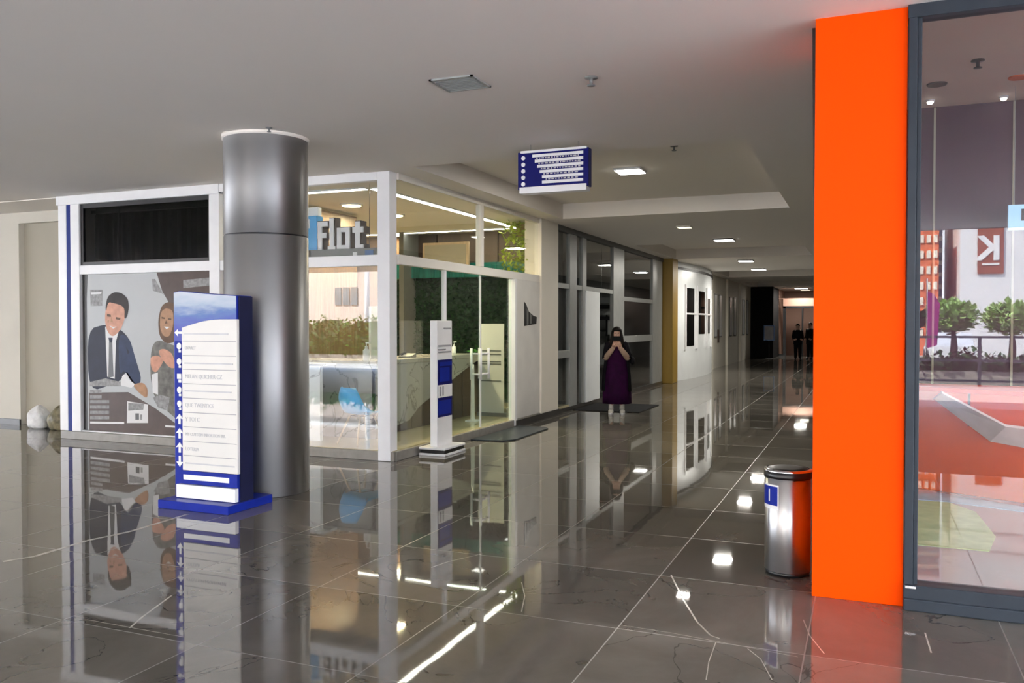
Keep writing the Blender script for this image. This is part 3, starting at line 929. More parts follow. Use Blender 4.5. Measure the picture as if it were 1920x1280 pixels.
# ---- ceiling sign
sy = 8.10
sx0, _ = onY(971, 300, sy); sx1, _ = onY(1103, 300, sy)
SZ0, SZ1 = 3.02, 3.40
t = thing('hanging_sign', ((sx0 + sx1) / 2, sy, SZ0), 'blue and white direction sign fixed under the hall ceiling', 'sign')
b = MB(); b.box(sx0, sx1, sy, sy + .10, SZ0, SZ1); obj('sign_box', b, 'deep_blue', t, bevel=.004)
b = MB(); b.box(sx0 + .02, sx1 - .02, sy - .012, sy + .11, SZ0 - .04, SZ0 + .025); obj('bottom_rail', b, 'white_metal', t, bevel=.004)
b = MB(); b.box(sx0 + .03, sx1 - .02, sy - .008, sy + .1, SZ1 - .012, SZ1 + .012); obj('top_rail', b, 'white_metal', t, bevel=.003)
b = MB()
for k in range(6):
    z = SZ1 - .045 - k * .054
    b.box(sx0 + .16 + .026 * min(k, 4), sx1 - .055, sy - .004, sy, z - .014, z + .014)
objs('text_row', b, 'grey_panel' if False else 'white_metal', t)
b = MB()
for k in range(5):
    z = SZ1 - .06 - k * .066
    n = 10
    b.prism([(sx0 + .06 + .022 * math.cos(2*PI*i/n), z + .022 * math.sin(2*PI*i/n)) for i in range(n)], 'y', sy - .004, sy)
objs('pictogram', b, 'white_metal', t)
b = MB()
for k in range(5):
    z = SZ1 - .072 - k * .054
    x = sx0 + .20 + .026 * k
    b = MB()
    while x < sx1 - .1:
        w = random.uniform(.012, .035); b.box(x, x + w, sy - .0045, sy - .0035, z - .005, z + .008); x += w + .012
    obj('lettering', b, 'ink_light', t)
b = MB()
for x in (sx0 + .12, sx1 - .12): b.tube([(x, sy + .05, SZ1), (x, sy + .05, CE + .01)], .008, 8)
objs('hanger_rod', b, 'chrome', t)

# ---- ceiling fittings
def ceiling_lamp(loc, s, label, mt='lamp_white', rim='white_metal', light=0, group='ceiling lamps of the corridor'):
    x, y, z = loc
    t = thing('ceiling_lamp', (x, y, z - .03), label, 'ceiling light', group)
    b = MB(); b.box(x - s/2, x + s/2, y - s/2, y + s/2, z - .03, z + .004); obj('lamp_frame', b, rim, t, bevel=.02, seg=3)
    b = MB(); q = s/2 - .018; b.box(x - q, x + q, y - q, y + q, z - .036, z - .024); obj('diffuser', b, mt, t, bevel=.004)
    if light:
        ld = bpy.data.lights.new('lamp_light', 'AREA'); ld.energy = light; ld.size = s * .8; ld.color = (1, .95, .86)
        lo = bpy.data.objects.new('lamp_light', ld); C.objects.link(lo); lo.parent = t; lo.location = (0, 0, -.012)
    return t
TR = CE + .26
for loc, s, lab, mt, rim, pw in (
    ((-2.97, 11.3, TR), .38, 'bright square ceiling lamp in the nearest recessed tray', 'lamp_white', 'white_metal', 50),
    ((-3.15, 15.95, CE), .27, 'dim yellowish ceiling lamp just beyond the nearest recessed tray', 'lamp_dim', 'cream_metal', 10),
    ((-2.84, 18.72, CE), .42, 'ceiling lamp just before the near edge of the second recessed tray', 'lamp_white', 'dark_grey', 75),
    ((-3.2, 25.1, CE), .42, 'ceiling lamp just beyond the second recessed tray', 'lamp_white', 'dark_grey', 75),
    ((-3.3, 29.1, CE), .46, 'ceiling lamp just before the third recessed tray', 'lamp_white', 'dark_grey', 75),
    ((-3.05, 45.2, CE), .62, 'farthest ceiling lamp before the dark opening at the corridor end', 'lamp_white', 'dark_grey', 75)):
    ceiling_lamp(loc, s, lab, mt, rim, pw)
# end room light
for x, y, lab in ((-3.0, 47.6, 'ceiling lamp inside the pink walled room past the corridor end'),):
    ceiling_lamp((x, y, CE), .5, lab, 'lamp_dim', 'white_metal', 3, group=None)

def vent(x, y, z, w, d, label):
    t = thing('ceiling_vent', (x, y, z), label, 'vent')
    b = MB(); b.box(x - w/2, x + w/2, y - d/2, y - d/2 + .02, z - .012, z + .002); b.box(x - w/2, x + w/2, y + d/2 - .02, y + d/2, z - .012, z + .002)
    b.box(x - w/2, x - w/2 + .02, y - d/2, y + d/2, z - .012, z + .002); b.box(x + w/2 - .02, x + w/2, y - d/2, y + d/2, z - .012, z + .002)
    obj('vent_frame', b, 'grey_panel', t)
    b = MB(); b.box(x - w/2 + .02, x + w/2 - .02, y - d/2 + .02, y + d/2 - .02, z - .004, z + .002); 
    for k in range(8):
        yy = y - d/2 + .03 + k * (d - .05) / 8
        b.box(x - w/2 + .02, x + w/2 - .02, yy, yy + .012, z - .011, z - .002)
    obj('grille', b, 'grey_panel', t)
vent(-2.86, 5.86, CE, .36, .34, 'grey square air vent in the hall ceiling')
def sprinkler(x, y, z, label, s=1.0, m_='mid_grey'):
    b = MB(); b.smooth = True
    b.lathe([(.045*s, z), (.045*s, z - .008*s), (.012*s, z - .012*s), (.012*s, z - .05*s), (.028*s, z - .052*s), (.028*s, z - .058*s)], (x, y), 16)
    obj('fire_sprinkler', b, m_, label=label, cat='sprinkler', group=None)
sprinkler(-1.90, 6.1, CE, 'small sprinkler head in the ceiling near the square vent', 1.1)
sprinkler(-2.1, 10.0, TR, 'tiny sprinkler head in the nearest recessed tray', 1.0)
sprinkler(-5.15, 6.5, CE, 'tiny sprinkler head in the ceiling above the steel column', .7)

# ---- litter bin beside the orange pillar
bxx, byy, br = -.475, 5.92, .147
t = thing('litter_bin', (bxx, byy, 0), 'chrome cylindrical litter bin standing beside the orange pillar', 'bin')
b = MB(); b.smooth = True; b.lathe([(br, .03), (br, .64)], (bxx, byy), 48); obj('bin_body', b, 'bin_steel', t)
b = MB(); b.smooth = True; b.lathe([(br - .008, 0.0), (br - .004, .03)], (bxx, byy), 48); obj('base_ring', b, 'black', t)
b = MB(); b.smooth = True; b.lathe([(br + .004, .64), (br + .006, .655), (br + .002, .685), (br - .02, .70), (br - .06, .702)], (bxx, byy), 48); obj('lid', b, 'black', t)
b = MB(); b.smooth = True; b.lathe([(br + .008, .685), (br + .008, .695), (br - .01, .70)], (bxx, byy), 48, cap=False); obj('lid_rim', b, 'chrome', t)
# blue label wrapped on the side away from the pillar
def wrap(z0, z1, a0, a1, r, n=10):
    b = MB(); b.smooth = True
    vs = []
    for i in range(n + 1):
        a = a0 + (a1 - a0) * i / n
        vs += [(bxx + r*math.cos(a), byy + r*math.sin(a), z0), (bxx + r*math.cos(a), byy + r*math.sin(a), z1)]
    return b.add(vs, [(2*i, 2*i+2, 2*i+3, 2*i+1) for i in range(n)])
o = obj('sticker', wrap(.44, .60, R(183), R(252), br + .0015), 'white_metal', t)
obj('sticker_field', wrap(.465, .59, R(186), R(249), br + .003), 'royal_blue', o)
obj('sticker_mark', wrap(.49, .57, R(222), R(226), br + .004), 'white_metal', o)

# ---- door mats
b = MB(); n = 20
b.prism([(-5.19, 10.95), (-4.72, 11.0), (-4.60, 11.2), (-4.62, 12.6), (-4.72, 12.75), (-5.19, 12.75)], 'z', 0, .018)
obj('door_mat', b, 'charcoal', label='dark grey door mat outside the glass lobby door', cat='mat', bevel=.006)
b = MB(); b.box(-5.20, -3.9, 15.55, 17.2, 0, .016)
obj('door_mat', b, 'matt_black', label='black door mat under the person in the purple dress', cat='mat', bevel=.006)

# ---- bags by the left wall
def sack(name, c, rx, ry, rz, m_, label, cat, knot=True, seed=3):
    rnd = random.Random(seed)
    b = MB(); b.smooth = True; b.ball((0, 0, 0), 1, n=28, m=18)
    vs = []
    ph = [rnd.uniform(0, 6.28) for _ in range(6)]
    for x, y, z in b.v:
        a = math.atan2(y, x)
        k = 1 + .06 * math.sin(3 * a + ph[0]) + .05 * math.sin(5 * a + ph[1] + 3 * z) + .04 * math.sin(7 * z + ph[2])
        zz = max(z, -.75) * k + .75
        q = 1 - .35 * max(0, z) ** 2
        vs.append((c[0] + x * rx * k * q, c[1] + y * ry * k * q, c[2] + max(0, zz * rz / 1.6)))
    b.v = vs
    t = thing(name, (c[0], c[1], 0), label, cat)
    obj('bag_body', b, m_, t)
    if knot:
        kb = MB(); kb.smooth = True
        kb.tube([(c[0], c[1], rz * 1.0), (c[0] + .01, c[1], rz * 1.1), (c[0] + .03, c[1], rz * 1.18)], [.05, .02, .04], 10)
        obj('knot', kb, m_, t)
x, _ = onY(64, 790, 9.55); sack('white_bag', (x, 9.62, 0), .20, .16, .33, 'bag_white', 'white plastic bag lying on the floor at the foot of the cream wall', 'bag', False, 5)
x, _ = onY(98, 790, 9.5); sack('olive_bag', (x, 9.62, 0), .19, .15, .33, 'bag_olive', 'dark olive plastic bag lying between the white bag and the glass front', 'bag', False, 9)

# ================================================================== POSTER (flat print inside the left bay)
PY = FY - .008
def pp(u, v):
    return onY(u, v, PY)
b = MB()
def lay(pts, m_i, lev):
    if m_i in (2, 3, 4, 5, 6, 7, 8) and len(pts) > 4:
        for _ in range(2):           # round the corners of people and clothes
            pts = [q for a, c in zip(pts, pts[1:] + pts[:1]) for q in ((a[0]*.78 + c[0]*.22, a[1]*.78 + c[1]*.22), (a[0]*.22 + c[0]*.78, a[1]*.22 + c[1]*.78))]
    q = [pp(*p) for p in pts]
    q = [(min(max(x, -10.355), -8.012), min(max(z, KH + .021), 2.358)) for x, z in q]
    b.m = m_i
    n = len(q)
    b.add([(x, PY - .004 - .0006 * lev, z) for x, z in q], [list(range(n))])
PM = ['poster_grey', 'poster_brown', 'poster_suit', 'poster_navy', 'poster_skin', 'poster_skin2', 'poster_hair', 'poster_hair2', 'poster_cloth', 'poster_white', 'poster_line', 'black']
b.m = 0; b.box(-10.355, -8.012, PY - .004, PY + .004, KH + .021, 2.358)
b.m = 0
lay([(150, 500), (166, 500), (164, 560), (164, 820), (150, 820)], 11, 1)
lay([(295, 505), (420, 505), (420, 640), (330, 600), (318, 568), (305, 545)], 1, 1)
lay([(166, 736), (240, 735), (262, 748), (290, 765), (330, 795), (420, 830), (420, 840), (166, 830)], 1, 1)
lay([(170, 543), (194, 543), (193, 573), (171, 574)], 10, 2)
lay([(172, 548), (192, 547), (191, 551), (172, 552)], 9, 3)
lay([(286, 523), (292, 523), (308, 552), (304, 550), (288, 545)], 10, 2)
# man: arm, suit, shirt, tie, face, hair
lay([(164, 618), (200, 607), (228, 618), (243, 635), (253, 668), (267, 715), (250, 722), (235, 696), (226, 713), (212, 720), (166, 735)], 2, 2)
lay([(222, 624), (243, 632), (253, 668), (267, 717), (249, 721), (233, 692), (224, 706)], 3, 3)
lay([(198, 612), (224, 618), (218, 640), (215, 710), (201, 706)], 9, 4)
lay([(205, 640), (211, 640), (213, 706), (203, 708)], 11, 5)
lay([(204, 633), (212, 633), (211, 642), (206, 642)], 2, 6)
lay([(237, 650), (243, 660), (240, 664)], 2, 4)
lay([(247, 721), (268, 716), (277, 728), (276, 748), (262, 738)], 5, 4)
lay([(238, 697), (254, 720), (246, 727), (225, 722), (229, 705)], 9, 3)
lay([(201, 563), (226, 570), (236, 578), (235, 598), (226, 620), (212, 632), (202, 622), (197, 600)], 4, 5)
lay([(199, 575), (203, 556), (215, 547), (230, 549), (241, 560), (243, 575), (240, 592), (234, 600), (235, 578), (228, 572), (214, 568), (204, 566), (200, 585)], 6, 6)
lay([(202, 588), (209, 590), (209, 594), (202, 593)], 7, 7)
lay([(219, 594), (227, 596), (226, 600), (218, 598)], 7, 7)
lay([(206, 610), (213, 613), (220, 612), (213, 616)], 9, 7)
lay([(203, 600), (206, 599), (205, 605), (202, 604)], 5, 6)
lay([(210, 592), (213, 604), (208, 604)], 5, 7)
# woman
lay([(303, 574), (315, 565), (332, 570), (332, 640), (312, 645), (299, 630), (297, 600)], 7, 2)
lay([(302, 585), (312, 577), (326, 582), (326, 610), (318, 632), (306, 630), (300, 612)], 5, 3)
lay([(304, 594), (310, 595), (310, 598), (304, 597)], 7, 4)
lay([(316, 596), (322, 597), (322, 600), (316, 599)], 7, 4)
lay([(308, 612), (319, 613), (313, 617)], 9, 4)
lay([(312, 600), (315, 606), (310, 607)], 7, 4)
lay([(284, 650), (296, 636), (320, 645), (335, 650), (335, 790), (312, 770), (288, 745), (281, 700)], 8, 2)
lay([(283, 668), (298, 666), (308, 676), (294, 698), (286, 696), (282, 680)], 4, 4)
lay([(298, 656), (308, 653), (324, 662), (330, 690), (318, 690), (300, 668)], 4, 3)
lay([(284, 702), (296, 698), (296, 740), (286, 736)], 9, 3)
lay([(286, 745), (300, 740), (318, 745), (314, 770), (296, 764)], 10, 4)
# things on the printed desk
for v in (731, 741, 750, 760, 770, 780):
    lay([(168, v), (190 if v < 745 else 204, v), (190 if v < 745 else 204, v + 6), (168, v + 6)], 10, 3)
lay([(168, 716), (198, 709), (226, 716), (226, 724), (168, 724)], 10, 4)
lay([(168, 790), (232, 791), (232, 795), (168, 794)], 9, 3)
lay([(238, 752), (277, 758), (277, 793), (237, 793)], 9, 3)
lay([(240, 755), (270, 757), (268, 768), (240, 770)], 10, 4)
lay([(253, 775), (260, 775), (260, 787), (253, 787)], 11, 4)
lay([(262, 777), (266, 777), (266, 787), (262, 787)], 10, 4)
lay([(309, 797), (332, 799), (332, 802), (309, 801)], 9, 3)
lay([(345, 525), (398, 520), (398, 535), (345, 540)], 10, 3)
t = obj('window_poster', b, PM, label='large office poster of a suited man and a laughing woman filling the left glass bay', cat='poster')
# ================================================================== LOBBY INTERIOR
# reception counter: white front panel, grey marble run along the front, wing running back along the corridor side
CT = 1.13
t = thing('reception_counter', (-6.4, 10.4, KH), 'grey marble reception counter with a slanting side panel over a dark brown base', 'counter')
b = MB(); b.box(-7.55, -6.05, 9.80, 9.88, KH, CT - .03); obj('front_panel', b, 'marble_grey', t)
b = MB(); b.box(-7.55, -6.00, 9.76, 10.45, CT - .03, CT + .03); b.box(-6.75, -6.02, 10.45, 13.1, CT - .03, CT + .03); obj('worktop', b, 'marble_grey', t, bevel=.005)
b = MB(); b.prism([(9.80, .20), (9.80, CT - .03), (13.1, CT - .03), (13.1, 1.06), (12.75, .98), (11.0, .45), (10.7, .28), (10.0, .20)], 'x', -6.10, -6.04)
obj('slanting_panel', b, 'marble_grey', t)
b = MB(); b.box(-6.60, -6.16, 9.9, 13.0, KH, CT - .03)
for k in range(9): b.box(-6.165, -6.15, 9.95 + k * .34, 10.25 + k * .34, KH + .02, CT - .1)
obj('brown_base', b, 'dark_brown', t)
b = MB(); b.box(-7.5, -6.62, 9.36, 9.42, KH, CT + .0); b.box(-7.5, -6.62, 9.36, 9.74, CT - .03, CT + .0)
obj('white_partition', b, 'marble_white', label='low white marble partition standing in front of the reception counter', cat='partition')

# blue shell chair
chx, chy = -5.97, 9.33
t = thing('shell_chair', (0, 0, 0), 'light blue plastic shell chair with wooden legs behind the glass', 'chair')
b = MB(); b.smooth = True
NU, NV = 14, 16
vs = []
for j in range(NV + 1):
    s = j / NV
    # profile: seat front -> seat back -> up the backrest   (y: forward is -y)
    if s < .5:
        k = s / .5; y = -.20 + .36 * k; z = .43 - .035 * math.sin(PI * k) + (.0 if k > .1 else -.012)
    else:
        k = (s - .5) / .5; y = .16 + .10 * k + .03 * math.sin(PI * k); z = .43 + .36 * k
        if k < .25: z -= .0; 
    wd = .245 - .03 * (abs(s - .5) * 2) ** 3 if s < .6 else .245 - .11 * ((s - .6) / .4) ** 2.2
    for i in range(NU + 1):
        a = -1 + 2 * i / NU
        x = a * wd
        lift = .06 * abs(a) ** 2.5
        if s < .5: zz, yy = z + lift, y
        else: zz, yy = z, y - lift * 1.3
        vs.append((x, yy, zz))
b.add(vs, [(j*(NU+1)+i, j*(NU+1)+i+1, (j+1)*(NU+1)+i+1, (j+1)*(NU+1)+i) for j in range(NV) for i in range(NU)])
sh = obj('seat_shell', b, 'chair_blue', t)
md = sh.modifiers.new('thickness', 'SOLIDIFY'); md.thickness = .012; md.offset = -1
for sx in (-1, 1):
    for sy_ in (-1, 1):
        b = MB(); b.smooth = True
        b.tube([(sx * .10, sy_ * .10, .385), (sx * .20, sy_ * .21, .0)], [.014, .009], 10)
        obj('leg', b, 'pale_wood', t)
b = MB()
b.tube([(-.13, -.13, .27), (.13, .13, .27)], .004, 6); b.tube([(.13, -.13, .27), (-.13, .13, .27)], .004, 6)
for sx in (-1, 1): b.tube([(sx*.09, -.1, .39), (sx*.09, .1, .39)], .006, 6); b.tube([(-.1, sx*.09, .385), (.1, sx*.09, .385)], .006, 6)
obj('cross_brace', b, 'black', t)
t.location = (chx, chy + .02, KH); t.rotation_euler = (0, 0, R(158)); t.scale = (1.1, 1.1, .93)

# bottles on the counter
def bottle(x, y, z, label, s=1.0):
    t = thing('pump_bottle', (x, y, z), label, 'bottle')
    b = MB(); b.smooth = True; b.lathe([(.036*s, z), (.038*s, z + .01), (.038*s, z + .11*s), (.014*s, z + .13*s), (.014*s, z + .14*s)], (x, y), 20); obj('bottle_body', b, 'white_metal', t)
    b = MB(); b.smooth = True; b.lathe([(.016*s, z + .14*s), (.016*s, z + .155*s), (.005*s, z + .158*s), (.005*s, z + .19*s)], (x, y), 12); b.box(x - .008, x + .045*s, y - .008, y + .008, z + .185*s, z + .2*s); obj('pump', b, 'white_metal', t)
bottle(-6.28, 9.95, CT + .03, 'white pump bottle on the counter behind the front glass bay', 1.25)
bottle(-6.42, 12.9, CT + .03, 'white pump bottle at the far end of the counter near the glass door', 1.0)
x = -6.35
b = MB(); b.box(-6.62, -6.58, 10.55, 10.98, CT + .03, CT + .78); obj('counter_screen', b, 'ivory', label='tall cream white screen standing on the near part of the counter', cat='screen', bevel=.006)
t = thing('desk_phone', (-6.3, 11.1, CT + .03), 'small dark desk phone lying on the counter top', 'phone')
b = MB(); b.prism([(11.02, CT + .03), (11.2, CT + .03), (11.2, CT + .09), (11.02, CT + .05)], 'x', -6.4, -6.2); obj('phone_base', b, 'mid_grey', t, bevel=.004)
b = MB(); b.smooth = True; b.tube([(-6.37, 11.05, CT + .075), (-6.37, 11.1, CT + .09), (-6.37, 11.17, CT + .1)], [.02, .014, .02], 10); obj('handset', b, 'black', t)

# shelf with the big white letters, hung in the front upper bay
zs_ = 2.62
t = thing('letter_shelf', (-6.6, 9.45, zs_ - .12), 'dark grey bulkhead shelf carrying big white letters behind the upper front glass', 'shelf')
b = MB(); b.box(-7.85, -5.72, 9.30, 9.62, zs_ - .14, zs_); obj('shelf_board', b, 'mid_grey', t, bevel=.004)
b = MB(); b.box(-7.85, -6.72, 9.285, 9.30, zs_ - .14, zs_ - .01); obj('wood_front', b, 'brown_panel', t)
b = MB(); b.box(-5.88, -5.76, 9.29, 9.30, zs_ - .12, zs_ - .03); obj('small_label', b, 'screen_blue', t)
b = MB(); b.box(-6.06, -6.0, 9.29, 9.30, zs_ - .11, zs_ - .05); obj('small_label', b, 'white_metal', t)
for xx in (-7.6, -6.0):
    b = MB(); b.tube([(xx, 9.595, zs_), (xx, 9.595, CE + .01)], .006, 8); obj('hanger_rod', b, 'chrome', t)
YL = 9.42
t = thing('blue_letter_block', (-6.84, YL, zs_), 'bright blue block with a white letter top standing left of the white letters', 'sign')
x0, z0 = onY(576, 455, YL); x1, _ = onY(595, 455, YL)
b = MB(); b.box(x0 - .12, x1, YL, YL + .14, zs_, zs_ + .46); obj('block', b, 'chair_blue', t, bevel=.004)
b = MB(); b.box(x0 - .1, x1 - .0, YL + .03, YL + .11, zs_ + .46, zs_ + .58); obj('letter_top', b, 'frosted_white', t, bevel=.01)
b = MB(); b.box(x0 - .02, x0 + .05, YL - .006, YL, zs_ + .30, zs_ + .42); obj('white_mark', b, 'white_metal', t)
# letters F l a t as solid blocks
def letter(name, rects, label, d=.12):
    rr = []
    for r in rects:
        x0, x1 = onY(r[0], 450, YL)[0], onY(r[1], 450, YL)[0]
        rr.append((x0, x1, max(zs_ + .002, zs_ + (458 - r[3]) * .0071), zs_ + (458 - r[2]) * .0071))
    x0, x1 = min(r[0] for r in rr), max(r[1] for r in rr)
    t = thing(name, ((x0 + x1) / 2, YL, zs_), label, 'letter', 'big white letters on the shelf')
    b = MB()
    for i, r in enumerate(rr): b.box(r[0], r[1], YL - .02 - .002 * i, YL - .004, r[2], r[3])
    obj('white_face', b, 'white_metal', t)
    b = MB()
    for i, r in enumerate(rr): b.box(r[0] - .012 + .001 * i, r[1] + .012 - .001 * i, YL - .003 + .001 * i, YL + d - .002 * i, max(zs_ + .002, r[2] - .012) + .001 * i, r[3] + .012 - .001 * i)
    obj('letter_side', b, 'dark_brown', t)
letter('display_letter', [(598, 606, 405, 458), (598, 617, 405, 414), (598, 614, 426, 435)], 'big white letter F standing next to the blue block')
letter('display_letter', [(620, 628, 400, 458), (617, 631, 451, 458)], 'big white lowercase letter l standing between F and a')
letter('display_letter', [(634, 657, 418, 426), (634, 642, 418, 458), (650, 658, 418, 458), (634, 657, 450, 458)], 'big white lowercase letter a standing between l and t')
letter('display_letter', [(668, 677, 408, 458), (663, 683, 418, 428), (668, 683, 450, 458)], 'big white lowercase letter t standing at the end of the shelf')

# led strips and lamps
def strip(x0, x1, y0, y1, label, name='led_strip'):
    t = thing(name, ((x0+x1)/2, (y0+y1)/2, CE - .03), label, 'light strip', 'ceiling light strips of the lobby')
    b = MB(); b.box(x0 - .012, x1 + .012, y0 - .012, y1 + .012, CE - .022, CE + .004); obj('profile', b, 'white_metal', t)
    b = MB(); b.box(x0, x1, y0, y1, CE - .026, CE - .018); obj('diffuser', b, 'led_strip', t)
strip(-6.14, -6.04, 9.85, 14.95, 'long ceiling light strip running back along the side glass of the lobby')
strip(-10.0, -6.2, 9.78, 9.87, 'ceiling light strip running along the front glass of the lobby')
strip(-10.0, -6.2, 14.86, 14.95, 'ceiling light strip running along the back of the lobby')
for (u, v, D_, lab) in ((660, 384, 12.8, 'round warm ceiling lamp above the white letters in the lobby'), (740, 403, 13.98, 'round warm ceiling lamp behind the white corner post of the lobby'), (798, 449, 17.0, 'warm ceiling lamp glowing at the back of the lobby')):
    t_ = (u - CX) / F_PX
    D2 = (CE - CAM_H) * F_PX / (HY - v)
    x, y = D2 * (-.3838 + .9234 * t_), D2 * (.9234 + .3838 * t_)
    y = min(y, 15.2)
    t = thing('downlight', (x, y, CE - .02), lab, 'ceiling light', 'warm downlights of the lobby')
    b = MB(); b.smooth = True; b.lathe([(.17, CE - .02), (.18, CE + .004)], (x, y), 28); obj('rim', b, 'white_metal', t)
    b = MB(); b.smooth = True; b.lathe([(.14, CE - .026), (.145, CE - .018)], (x, y), 28); obj('diffuser', b, 'lamp_warm', t)
    ld = bpy.data.lights.new('lamp_light', 'AREA'); ld.energy = 60; ld.size = .25; ld.color = (1, .80, .45)
    lo = bpy.data.objects.new('lamp_light', ld); C.objects.link(lo); lo.parent = t; lo.location = (0, 0, -.03)

# green planted wall with teal glass band at the back of the lobby
gx0, gx1 = -9.0, -5.7
t = thing('planted_wall', ((gx0+gx1)/2, LY1 - .1, KH), 'dark green planted wall panel at the back of the lobby', 'planted wall')
b = MB(); b.box(gx0, gx1, LY1 - .16, LY1 - .055, KH, 2.62); obj('moss_panel', b, 'moss_wall', t)
b = MB(); rnd = random.Random(4)
for _ in range(3500):
    b.leaf((rnd.uniform(gx0, gx1), LY1 - .17 - rnd.random() * .05, rnd.uniform(.5, 2.6)), rnd.uniform(.06, .14), rnd)
o = obj('foliage', b, 'leaf_dark', t)
t = thing('teal_band', ((gx0+gx1)/2, LY1 - .2, 2.62), 'teal glass band above the planted wall in the lobby', 'panel')
for k in range(9):
    x = gx0 + k * .34
    b = MB(); b.box(x, x + .33, LY1 - .34, LY1 - .30, 2.58, 2.86); obj('glass_panel', b, 'teal_glass', t)
t = thing('hanging_plant', (-5.68, 14.2, 2.3), 'bright yellow green leafy plant in the upper corner of the lobby glass', 'plant')
b = MB(); b.tube([(-5.68, 14.2, 3.42), (-5.68, 14.2, CE + .005)], .006, 6); obj('hook', b, 'chrome', t)
b = MB(); b.lathe([(.10, 3.22), (.15, 3.42)], (-5.68, 14.2), 20); obj('pot', b, 'yellow_paint', t)
b = MB(); rnd = random.Random(5)
for _ in range(700):
    a = rnd.uniform(0, 2 * PI); r = rnd.uniform(.02, .34); z = 3.42 - rnd.random() ** 1.3 * .95
    b.leaf((-5.72 + r * math.cos(a) * .9, 14.1 + r * 1.4 * math.sin(a), z), rnd.uniform(.05, .12), rnd)
obj('foliage', b, 'leaf_lime', t)
b = MB(); b.box(-8.1, -7.1, 14.9, 14.96, 2.75, 3.25); b.m = 1; b.box(-8.05, -7.15, 14.89, 14.9, 2.80, 3.2)
obj('framed_mirror', b, ['pale_wood', 'niche_paint'], label='wide framed panel high on the back wall of the lobby', cat='frame')

# roll-up banner, stanchion, planter near the door
bx, by = onY(949, 700, 13.0)[0], 13.0
t = thing('rollup_banner', (-5.72, 13.0, KH), 'pale roll-up banner with grey lines just inside the glass door', 'banner')
b = MB(); b.box(-5.97, -5.55, 13.0, 13.015, KH + .05, 1.66); obj('banner_sheet', b, 'ivory', t)
b = MB(); b.box(-6.02, -5.48, 12.95, 13.07, KH, KH + .06); obj('foot', b, 'mid_grey', t)
b = MB()
for z in (1.2, 1.14, 1.02, .98, .7): b.box(-5.97, -5.6, 12.995, 13.0, z, z + .02)
objs('printed_line', b, 'mid_grey', t)
t = thing('potted_plant', (-6.05, 13.5, KH), 'dark pot with spiky green leaves behind the glass door handles', 'plant')
b = MB(); b.smooth = True; b.lathe([(.19, KH), (.23, 1.02), (.21, 1.02), (.20, .95)], (-6.15, 13.6), 28); obj('pot', b, 'black', t)
b = MB(); rnd = random.Random(8)
for _ in range(160):
    a = rnd.uniform(0, 2 * PI); r = rnd.random() * .2
    b.leaf((-6.15 + r * math.cos(a), 13.6 + r * math.sin(a), .95 + rnd.random() * .25), rnd.uniform(.12, .3), rnd)
obj('foliage', b, 'leaf_mid', t)
t = thing('floor_wedge', (-5.75, 12.2, KH), 'slim white pointed stand on the lobby floor behind the glass door', 'stand')
b = MB(); b.prism([(12.15, KH + .02), (12.27, KH + .02), (12.25, .98), (12.235, 1.02), (12.17, .9)], 'x', -5.76, -5.74); obj('blade', b, 'white_metal', t)
b = MB(); b.box(-5.83, -5.67, 12.1, 12.32, KH, KH + .02); obj('foot', b, 'white_metal', t)
# small dark logo plate on the wall panel
def yz(u, v): return onX(u, v, FX + .036)
b = MB()
b.prism([yz(983, 566), yz(986, 570), yz(991, 584), (yz(1000, 592)), yz(1006, 594), yz(1005, 607), yz(983, 611)], 'x', FX + .035, FX + .042)
b.m = 1
b.prism([yz(987, 578), yz(990, 585), yz(990, 608), yz(987, 609)], 'x', FX + .042, FX + .044)
b.prism([yz(993, 588), yz(996, 590), yz(996, 606), yz(993, 607)], 'x', FX + .042, FX + .044)
obj('wall_logo', b, ['black', 'mid_grey'], label='small black logo plate on the putty coloured panel beside the glass door', cat='sign')

# ---- in the grey shop
t = thing('shop_sign', (-6.1, YX(1150), 2.0), 'dark and pale sign boards hanging inside the grey shop front', 'sign')
ya = YX(1135) + .6
for k, (z0, z1, m_) in enumerate(((2.16, 2.30, 'mid_grey'), (2.02, 2.12, 'black'), (1.88, 1.98, 'grey_panel'), (1.76, 1.84, 'black'))):
    b = MB(); b.box(-6.3, -5.4, ya + 1.2, ya + 1.24, z0, z1); obj('sign_board', b, m_, t)
b = MB(); b.tube([(-5.9, ya + 1.22, 1.8), (-5.9, ya + 1.22, CE)], .01, 6); obj('hanger_rod', b, 'chrome', t)
def cab(x0, x1, y0, y1, h, m_, label):
    t = thing('display_cabinet', ((x0+x1)/2, (y0+y1)/2, 0), label, 'cabinet', 'cabinets inside the grey shop')
    b = MB(); b.box(x0, x1, y0, y1, 0, h); obj('body', b, m_, t, bevel=.005)
    b = MB(); b.box(x1, x1 + .012, y0 + .05, (y0+y1)/2 - .02, .05, h - .05); obj('door', b, 'dark_grey', t)
    b = MB(); b.box(x1, x1 + .012, (y0+y1)/2 + .02, y1 - .05, .05, h - .05); obj('door', b, 'dark_grey', t)
cab(-6.6, -6.1, 20.2, 21.3, .62, 'mid_grey', 'low grey display cabinet with two black doors inside the grey shop')
cab(-6.9, -6.4, 22.0, 23.2, 1.45, 'grey_panel', 'taller pale display cabinet at the far end of the grey shop')
b = MB(); b.box(-6.2, -6.16, 21.2, 22.4, 1.35, 2.0); b.m = 1; b.box(-6.16, -6.15, 21.25, 22.35, 1.39, 1.96); b.m = 0; b.box(-6.2, -6.16, 21.75, 21.85, 0, 1.35)
obj('display_board', b, ['black', 'grey_panel'], label='pale framed display board standing inside the grey shop', cat='board')
b = MB(); b.box(FX, FX + .05, 33.15, 33.3, .95, 1.45); obj('wall_plaque', b, 'dark_brown', label='narrow dark plaque on the beige corridor wall between the tall windows', cat='sign')

